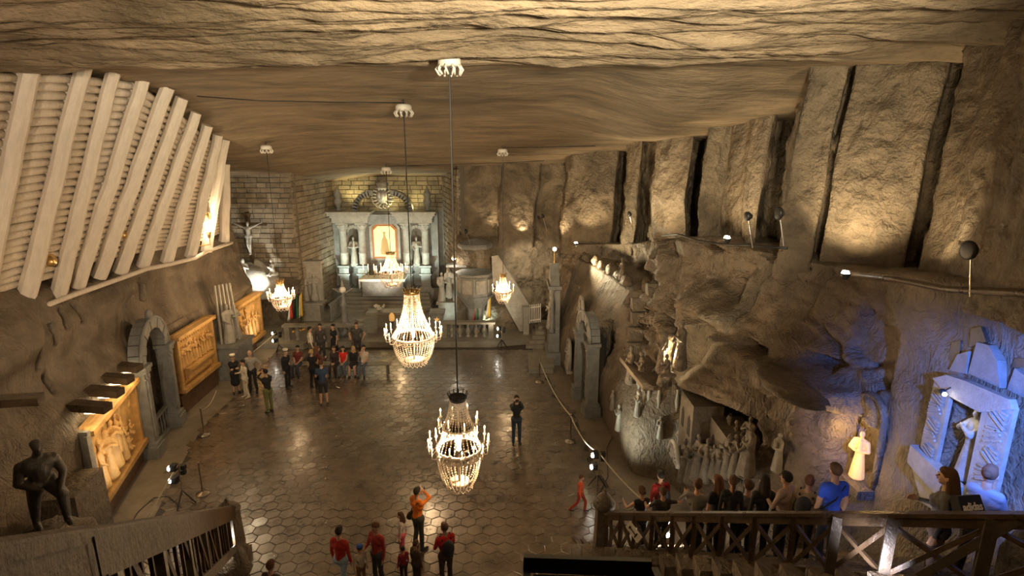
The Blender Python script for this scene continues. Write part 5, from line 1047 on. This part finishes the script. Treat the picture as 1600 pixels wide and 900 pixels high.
# sign on the railing
y_ = on(1000); c = P(y_, -.42)+Vector((-.12, -.05, 0)); sg = thing('sign_board', 'small white tilted sign with a black mark hanging on the crossed railing', 'sign', c); R_ = Euler((0, .0, -.95)).to_matrix() @ Euler((0, .5, 0)).to_matrix()
MB().box(c, (.40, .02, .24), R_).build('board', M['white'], sg); mb = MB(); f = lambda q: c+R_ @ Vector(q)
mb.box(f((-.03, -.014, 0)), (.22, .01, .028), R_); mb.box(f((.08, -.014, 0)), (.03, .01, .15), R_); mb.box(f((-.12, -.014, .0)), (.028, .01, .08), R_); mb.build('black_mark', M['black'], sg)
# twin floodlight behind the railing
c = at(1041, 822, 12.3); t = thing('twin_floodlight', 'twin white floodlight on a stand glaring through the crossed railing', 'lamp', (c.x, c.y, 0)); MB().tube([(c.x, c.y, .02), (c.x, c.y, c.z+.15)], .02, 6).build('stand', M['black'], t)
for dz in (.12, -.18): MB().box(c+Vector((0, 0, dz)), (.22, .16, .16)).build('head', M['black'], t); MB().ball(c+Vector((0, -.1, dz)), (.085, .03, .07), 10, 6).build('lens', M['lens'], t, True)
point('twin_flood_light', c+Vector((0, -.25, .1)), 60, WHITE, .05)
# stones and planks at the foot of the stair
for px, py, s_, lab in ((985, 890, (.55, .35, .22), 'flat brown stone under the near end of the crossed railing'), (1075, 895, (.5, .4, .28), 'pale squared stone below the crossed railing'), (1010, 872, (.4, .3, .16), 'low stone beside the right newel post')):
    p = at(px, py, 10.6); rockpile('foot_stone', lab, p, s_, px, M['rock'], n=16)
for k in range(3): a = atz(897+13*k, 838+4*k, .04); b_ = atz(935+20*k, 888, .05); b_.x = a.x+.35; b_.y = a.y-1.0; solo(MB().beam(a, b_, .11, .04), 'wooden_plank', M['wood'], ('left', 'middle', 'right')[k]+' wooden plank lying on the floor beside the right newel post', 'plank', 'planks by the right newel post')

# ================================================================ left railing
A0 = Vector((-2.05, 1.75, 8.53)); B0 = Vector((-6.72, 12.1, 1.55)); d0 = (B0-A0).normalized(); A1 = A0-d0*1.5
lr = thing('stair_railing', 'broad worn wooden handrail with dark balusters descending at lower left', 'railing', (-4.5, 7, 3.5)); J = A0.lerp(B0, .12)
MB().beam(A1, J, .20, .07).tube([A1+Vector((.03, 0, .035)), J+Vector((.03, 0, .035))], .055, 8).build('handrail', M['railwood'], lr); MB().beam(J, B0, .20, .06).tube([J+Vector((.02, 0, .03)), B0+Vector((.02, 0, .03))], .045, 8).build('handrail', M['railwood'], lr)
dn = Vector((0, 0, -1)); MB().beam(A1+dn*.15+Vector((.06, 0, 0)), B0+dn*.15+Vector((.06, 0, 0)), .05, .24).build('side_board', M['railwood'], lr)
MB().beam(A1+dn*1.05, B0+dn*1.05, .09, .16).build('bottom_board', M['woodd'], lr)
L_ = (B0-A1).length; n = 34
for k in range(n):
    p = A1.lerp(B0, (k+.5)/n); w_ = .035 if k % 4 else .10; MB().box(p+dn*.62, (w_ if k % 4 else .09, .12 if k % 4 == 0 else .05, .98), (0, 0, .4)).build('baluster' if k % 4 else 'post', M['railwood'] if k % 4 else M['woodd'], lr)
for k in range(6): a = A0.lerp(B0, .10+.1*k); b_ = A0.lerp(B0, .16+.1*k); MB().beam(a+dn*.2, b_+dn*1.0, .05, .09).build('brace', M['railwood'], lr); 
hk = J+Vector((.14, -.05, 0)); MB().tube([hk+Vector((0, 0, .06)), hk+Vector((0, 0, -.22)), hk+Vector((.02, 0, -.27)), hk+Vector((.045, 0, -.25)), hk+Vector((.04, 0, -.2))], .007, 5).build('iron_hook', M['black'], lr)
c = atz(353, 829, 1.25); t = thing('rail_floodlight', 'glaring rectangular floodlight fixed under the end of the left railing', 'lamp', c); MB().box(c, (.34, .2, .2), (.3, .3, .5)).build('head', M['black'], t); MB().box(c+Vector((.06, -.1, -.06)), (.22, .05, .13), (.3, .3, .5)).build('lens', M['lens'], t); MB().tube([c, c+Vector((-.35, .1, .2))], .02, 5).build('bracket', M['black'], t)
point('rail_flood_light', c+Vector((.25, -.3, -.1)), 25, WHITE, .05)
rockpile('boulder', 'rounded brown boulder at the foot of the left railing', at(352, 888, 11.6), (.6, .5, .5), 21, M['rock'], n=18)
# low wall under the left railing
# dark lectern edge in front of the camera
c = at(930, 905, 1.5); bx = thing('dark_display_case', 'black edge of a display case at the bottom centre of the gallery', 'display case', (c.x, 1.5, c.z-.5)); a, b_, e_ = at(812, 890, 1.35), at(1018, 877, 1.42), at(1046, 902, 1.25)
c0 = (a+b_)/2; R_ = Euler((-.15, .04, .0)).to_matrix(); MB().box(c0+Vector((.02, -.16, -.02)), (.345, .3, .03), R_).build('tray', M['black'], bx)
MB().box(c0+Vector((0, .0, .0)), (.36, .02, .045), R_).build('rim', M['black'], bx); MB().box(c0+Vector((.19, -.16, -.005)), (.02, .32, .045), R_).build('rim', M['black'], bx); MB().box(c0+Vector((-.17, -.16, -.005)), (.02, .32, .045), R_).build('rim', M['black'], bx); MB().box(c0+Vector((0, -.2, -.5)), (.06, .06, .95)).build('leg', M['black'], bx)

# ================================================================ bench, stanchions, ropes, tripod lamps
def bench(px0, px1, py, Y, lab):
    a = at(px0, py, Y); b_ = at(px1, py, Y); t = thing('bench', lab, 'bench', ((a.x+b_.x)/2, Y, 0)); L = b_.x-a.x
    for q in (-.14, 0, .14): MB().box(((a.x+b_.x)/2, Y+q, .45), (L, .11, .04)).build('seat_slat', M['plat'], t)
    n = max(2, int(L/1.6)+1)
    for k in range(n): x = a.x+.2+(L-.4)*k/(n-1); MB().box((x, Y, .215), (.08, .34, .43)).build('leg', M['plat'], t)
bench(455, 613, 580, 24.3, 'long low slatted bench where the visitors sit below the platform')
def stanch(px, py, lab, h=1.0):
    p = atz(px, py, 0); t = thing('stanchion', lab, 'post', p); MB().lathe(p, [(.19, 0), (.19, .03), (.05, .06), (.03, .08)], 14).build('foot', M['steel'], t, True); MB().lathe(p, [(.025, .05), (.025, h), (.04, h+.01), (.03, h+.05), (.01, h+.06)], 8).build('pole', M['steel'], t, True); return p+Vector((0, 0, h-.03))
s1 = stanch(319, 680, 'steel stanchion on the left floor beyond the nearer one'); s2 = stanch(317, 772, 'nearest steel stanchion on the left floor'); s3 = stanch(843, 597, 'steel stanchion by the low step on the right'); s4 = stanch(891, 690, 'steel stanchion before the right gateway')
def rope(name, lab, pts_, sag=.12, m_=M['rope'], r=.022):
    mb = MB(); out = []
    for a, b_ in zip(pts_[:-1], pts_[1:]):
        for k in range(9): u = k/8; q = Vector(a).lerp(Vector(b_), u); q.z -= sag*4*u*(1-u); out.append(q)
    mb.tube(out, r, 6); return solo(mb, name, m_, lab, 'rope', smooth=True)
def tripod(px, py, lab, h=1.35, W=120, tgt=None):
    p = atz(px, py, 0); t = thing('tripod_lamp', lab, 'lamp', p)
    for k in range(3): a = k*2.1+.4; MB().tube([p+Vector((.3*math.cos(a), .3*math.sin(a), .02)), p+Vector((0, 0, .5))], .018, 5).build('leg', M['black'], t)
    MB().tube([p+Vector((0, 0, .35)), p+Vector((0, 0, h))], .022, 6).build('pole', M['steel'], t)
    for q, dz in ((-.14, 0), (-.16, -.38)): c = p+Vector((q, -.05, h-.1+dz)); MB().box(c+Vector((.05, 0, 0)), (.16, .2, .18)).build('head', M['black'], t); MB().ball(c+Vector((-.05, -.06, 0)), (.05, .075, .075), 10, 6).build('lens', M['lens'], t, True)
    for q in (.12, .14): MB().box(p+Vector((q, .0, h-.2+(q-.13)*8)), (.12, .12, .12)).build('clamp', M['black'], t)
    if W: spot('tripod_light', p+Vector((-.35, -.1, h-.1)), tgt, W, (1, .85, .6), 100, .8)
    return p+Vector((0, 0, h-.05))
q1 = tripod(288, 790, 'twin-headed lamp on a tripod with rope on the near left floor', tgt=(-11, 14.5, 1.8), W=130)
q2 = tripod(933, 765, 'lamp stand with several small heads on the right path', tgt=(4.0, 17, 1.6), W=0, h=1.3)
q3 = tripod(437, 553, 'small twin lamp on a stand near the platform corner left', tgt=(-13, 27, 1.7), W=90, h=1.2)
q4 = tripod(784, 545, 'small lamp on a stand before the platform, right of centre', tgt=(-1, 31, 2.5), W=90, h=1.2)
rope('rope_barrier', 'pale rope running from the near left tripod lamp down to the left wall', [q1, atz(228, 812, .3)], .02)
rope('rope_barrier', 'rope from the platform corner lamp toward the standing group on the left', [q3, atz(383, 560, .6)], .02)
rope('rope_barrier', 'rope along the right path from the low step to the lamp stand', [s3, s4, q2], .25); rope('rope_barrier', 'rope from the right lamp stand to the pale lit wall', [q2, atz(1000, 778, .9)], .08)
rope('rope_barrier', 'thin rope along the left floor past the stanchions', [atz(338, 610, .9), s1+Vector((-.0, 0, .02))], .2, r=.012)
rope('floor_cable', 'thin black cable looping on the floor by the near left tripod lamp', [atz(284, 793, .02), atz(262, 775, .02), atz(240, 778, .02), atz(215, 800, .02), atz(205, 818, .02)], 0, M['black'], .012)
rope('floor_cable', 'thin black cable curving on the right path before the pale lit wall', [atz(936, 770, .02), atz(950, 745, .02), atz(948, 700, .02), atz(958, 680, .02)], 0, M['black'], .012)
# cables on the roof
def roofcable(lab, pts_): 
    out = []
    for px, py, Y in pts_:
        q = at(px, py, Y); q.z = float(zceil(np.array(q.x), np.array(Y)))-.10-.05*(Y > 13); out.append(q)
    solo(MB().tube(out, .015, 5), 'roof_cable', M['black'], lab, 'cable', smooth=True)
roofcable('black cable running along the roof from the timber wall to the largest chandelier', [(310, 170, 17.5), (400, 150, 18.3), (520, 140, 18.6), (632, 143, 18.7)])
roofcable('black cable on the roof between the far chandelier and the right side', [(605, 256, 30.5), (700, 258, 30.0), (790, 262, 29.5), (850, 262, 29)])
roofcable('black cable on the roof right of the small right-hand chandelier', [(785, 222, 26.0), (860, 228, 25.8), (930, 235, 25.5)])

rockpile('boulder', 'ridged brown rock at the right edge behind the crossed railing', (6.75, 5.9, 4.6), (.5, .8, 1.0), 33, M['rock_up'], n=20)

# ================================================================ people
def fp(px, py, z=0.0): return atz(px, py, z)
Wt = (.75, .68, .55); BK = (.015, .015, .018)
person('person in black dress and white cap standing at the far left of the floor', fp(370, 614), .6, 1.68, shirt=BK, pants=BK, legs='skirt', skirt=True, hat=(.8, .75, .62), female=True, arms=('fold', 'fold'), vox=.018)
person('person in a white suit standing beside the black dress on the left', fp(386, 621), -.8, 1.62, shirt=Wt, pants=Wt, shoes=(.6, .5, .35), hair='black', arms=('hold', 'hang'), vox=.018)
person('bald person in checked shirt and dark trousers on the left', fp(397, 612), .1, 1.82, shirt=(.35, .33, .3), pants=(.025, .025, .03), style='bald', arms=('hang', 'hip'), vox=.018)
person('person in black jacket and green trousers taking a photo on the left', fp(422, 644), 2.6-PI*1.5, 1.75, shirt=(.02, .02, .02), pants=(.16, .18, .07), hair='black', arms=('face', 'face'), pose='stand', vox=.017)
person('person in dark uniform and white cap standing at the left end of the bench', fp(451, 606), 1.2, 1.72, shirt=BK, pants=BK, hat=(.7, .66, .55), arms=('hang', 'fold'), vox=.018)
Yb = 24.2
def seat(px, lab, **k): p = at(px, 590, Yb); p.y = Yb; p.z = 0; return person(lab, p, k.pop('yaw', 0), k.pop('h', 1.7), pose='sit', vox=.018, **k)
seat(468, 'person in dark red tee and jeans seated on the bench', shirt=(.16, .03, .025), pants=(.05, .06, .09), hair='black', sleeve='short', arms=('lap', 'lap'), lean=-.15)
seat(525, 'person with long hair in dark jacket seated left of the red top', shirt=(.04, .025, .025), pants=(.03, .025, .02), style='long', hair='brown', arms=('lap', 'lap'), female=True)
seat(539, 'person in bright red sleeveless top and jeans seated on the bench', shirt=(.7, .02, .02), pants=(.10, .14, .2), style='long', hair='black', sleeve='none', arms=('lap', 'lap'), female=True)
seat(555, 'blond person in black jacket and short skirt seated on the bench', shirt=BK, pants=BK, skirt=True, legs='skirt', style='long', hair='blond', arms=('lap', 'lap'), female=True)
seat(569, 'person in pale shirt leaning forward at the right of the seated row', shirt=(.6, .5, .42), pants=(.10, .14, .2), hair='black', sleeve='short', arms=('chin', 'lap'), lean=-.35)
person('blond person in black top standing with back turned before the bench', fp(491, 606), PI-.3, 1.7, shirt=BK, pants=BK, hair='blond', style='bun', sleeve='short', female=True, arms=('hold', 'hang'), vox=.018)
person('person in navy tee and long dark shorts standing nearest before the bench', fp(507, 632), PI+.3, 1.85, shirt=(.03, .06, .13), pants=(.03, .03, .04), legs='shorts', hair='brown', sleeve='short', arms=('fold', 'hold'), vox=.017)
person('dark-haired person in dark red standing between the bench group', fp(500, 600), PI-.8, 1.7, shirt=(.12, .03, .02), pants=BK, hair='red', style='long', arms=('hold', 'hang'), vox=.018)
person('person in white shirt with dark shoulder strap walking behind the bench', fp(488, 566), 2.0, 1.75, shirt=Wt, pants=(.12, .10, .08), hair='black', pose='walk', bag='side', vox=.019)
person('dark-clothed person standing before the left balustrade', fp(504, 562), .2, 1.8, shirt=(.06, .05, .05), pants=(.05, .05, .05), hair='black', vox=.019)
person('person in short black dress standing behind the seated row', fp(524, 560), -.5, 1.72, shirt=BK, pants=BK, legs='skirt', skirt=True, hair='black', style='bun', female=True, arms=('fold', 'hang'), sleeve='short', vox=.019)
person('person in charcoal tee standing right of the left balustrade', fp(560, 558), .1, 1.75, shirt=(.07, .065, .06), pants=(.05, .04, .04), hair='brown', sleeve='short', arms=('hip', 'hip'), vox=.019)
person('person in black coat and jeans photographing alone in the middle of the floor', fp(807, 693), .1, 1.78, shirt=(.02, .018, .016), pants=(.03, .045, .07), hair='black', arms=('face', 'face'), vox=.016)
person('person in bright orange top and dark trousers photographing below the nearest chandelier', fp(655, 858), PI-.7, 1.75, shirt=(.85, .22, .02), pants=(.05, .05, .035), hair='black', arms=('face', 'face'), bag='side', vox=.0145)
person('person in red shirt and light jeans at bottom centre, leftmost red one', fp(537, 925), PI-.3, 1.7, shirt=(.5, .03, .015), pants=(.35, .45, .55), hair='black', sleeve='long', pose='walk', vox=.0145)
person('person in dark red top holding something white, bottom centre', fp(593, 915), -.6, 1.68, shirt=(.38, .04, .03), pants=(.05, .05, .06), hair='red', arms=('hold', 'hang'), vox=.0145)
person('child in pale top and pink trousers standing beside the orange top', fp(630, 872), -1.6, 1.3, shirt=(.55, .48, .42), pants=(.6, .1, .12), hair='brown', style='long', female=True, vox=.0145)
person('child in blue cap and pale shirt at the very bottom', fp(566, 920), .8, 1.15, shirt=(.6, .5, .38), pants=(.2, .1, .05), hair='blond', hat=(.05, .12, .5), vox=.0145)
person('person in red jacket with dark bag on the back, bottom centre right', fp(698, 918), PI+.5, 1.7, shirt=(.6, .02, .015), pants=(.05, .03, .03), hair='brown', bag='back', arms=('hold', 'hold'), vox=.0145)
person('small child in dark red walking behind the pale top child', fp(632, 912), -2.4, 1.0, shirt=(.3, .02, .03), pants=(.04, .03, .03), hair='black', vox=.0145)
person('child in dark brown clothes standing below the orange top', fp(652, 918), 2.4, 1.25, shirt=(.10, .06, .035), pants=(.05, .04, .03), hair='brown', vox=.0145)
person('person in dark clothes cut off at the bottom beside the left railing', fp(434, 985), 2.9, 1.7, shirt=(.06, .03, .02), pants=(.03, .03, .03), hair='red', vox=.0145)
person('small child in orange-red top walking near the right newel post', fp(906, 800), 1.3, 1.15, shirt=(.7, .12, .04), pants=(.35, .04, .03), hair='red', pose='walk', vox=.0145)
def onstair(lab, px, pytop, D, yaw, h, **k):
    a = (pytop-450)/FPX; z = CAMZ-D*(sn+a*cs); Y = D*(cs-a*sn); X = (px-800)/FPX*D; k_ = max(0, math.floor((12.45-Y)/.36)); zf = zs(12.45-.36*k_-.36) if Y < 12.45 else 0; h = min(1.9, max(1.4, (z-zf)/1.03)) if X > xr(Y)-.2 else h; zf = zf if X > xr(Y)-.2 else z-h*1.03; return person(lab, (X, Y, zf), yaw, h, vox=k.pop('vox', .0135), **k)
DN = math.pi+.0
onstair('person in dark red shirt standing farthest along the stair foot', 1035, 719, 14.6, PI+.3, 1.75, shirt=(.32, .015, .015), pants=(.03, .03, .03), hair='black', bag='back')
onstair('person in black sleeveless top leaning on the near end of the crossed railing', 1004, 759, 13.0, PI+.25, 1.62, shirt=BK, pants=BK, sleeve='none', hair='brown', arms=('rail', 'rail'), female=True, style='bun')
onstair('person with dark tee leaning on the railing below the dark red shirt', 1037, 760, 12.6, PI+.1, 1.55, shirt=(.03, .025, .02), pants=BK, sleeve='short', hair='brown', arms=('out', 'rail'))
onstair('large person in grey shirt bending over the crossed railing', 1092, 742, 12.0, PI-.5, 1.72, shirt=(.16, .15, .13), pants=BK, hair='brown', arms=('hold', 'rail'))
onstair('person with reddish hair in black top at the crossed railing', 1124, 741, 11.4, PI+.4, 1.7, shirt=BK, pants=BK, sleeve='short', hair='red', style='long', female=True)
onstair('person in black with brown ponytail in the middle of the stair crowd', 1147, 742, 11.1, PI-.2, 1.68, shirt=(.02, .02, .02), pants=BK, hair='brown', style='tail', female=True)
onstair('person in beige top behind the stair crowd', 1172, 748, 11.2, PI+.2, 1.65, shirt=(.18, .14, .10), pants=BK, hair='brown')
onstair('tall person in black before the golden statue', 1197, 740, 10.5, PI, 1.76, shirt=BK, pants=BK, hair='black', style='long', female=True)
onstair('person with black hair and striped pale top right of the golden statue', 1232, 735, 10.2, PI+.6, 1.7, shirt=(.4, .3, .26), pants=BK, hair='black', arms=('hold', 'hold'))
onstair('fair-haired person in beige turning round on the stair', 1266, 741, 9.9, PI-.7, 1.68, shirt=(.30, .23, .15), pants=BK, hair='red', bag='back')
onstair('person in bright blue shirt with dark shoulder strap on the stair', 1309, 722, 9.4, PI+.1, 1.78, shirt=(.03, .10, .65), pants=(.05, .06, .10), hair='brown', sleeve='short', bag='side')
w1 = onstair('person in grey top with dark lettered bag looking at the blue niche', 1487, 728, 7.5, PI+.35+.6, 1.72, shirt=(.10, .095, .09), pants=(.09, .06, .05), hair='brown', style='long', female=True, arms=('hold', 'hang'), vox=.011)
onstair('person with tied-up auburn hair and pale blue hooded top, far right', 1550, 724, 7.5, PI-.35-.6, 1.72, shirt=(.35, .42, .55), pants=(.05, .035, .03), hair='red', style='bun', female=True, arms=('hold', 'hold'), vox=.011)
# lettered dark bag on the back of the grey-topped person
wb = Vector(w1.location); fr_ = Vector((0.0, -1.0, 0)); bc = wb+Vector((.0, -.36, 1.50))
bg = thing('lettered_bag', 'dark shoulder bag with white lettering worn by the grey-topped person', 'bag', bc); yawb = .25
Rb = (Euler((0, 0, yawb)).to_matrix() @ Euler((-.55, .10, 0)).to_matrix()); MB().box(bc, (.40, .12, .27), Rb, taper=.92).build('bag_body', M['blackc'], bg)
fc = bpy.data.curves.new('lettering', 'FONT'); fc.body = 'adidas'; fc.size = .13; fc.align_x = 'CENTER'; fc.align_y = 'CENTER'; fc.extrude = .003; fc.offset = .003
fo = bpy.data.objects.new('lettering', fc); link(fo); fme = bpy.data.meshes.new_from_object(fo.evaluated_get(bpy.context.evaluated_depsgraph_get())); bpy.data.objects.remove(fo); fme.materials.clear(); fme.materials.append(M['white'])
R_ = Rb; q = inst(fme, 'lettering', bg, bc+R_ @ Vector((0, -.066, 0)), (R_ @ Euler((PI/2, 0, 0)).to_matrix()).to_euler())
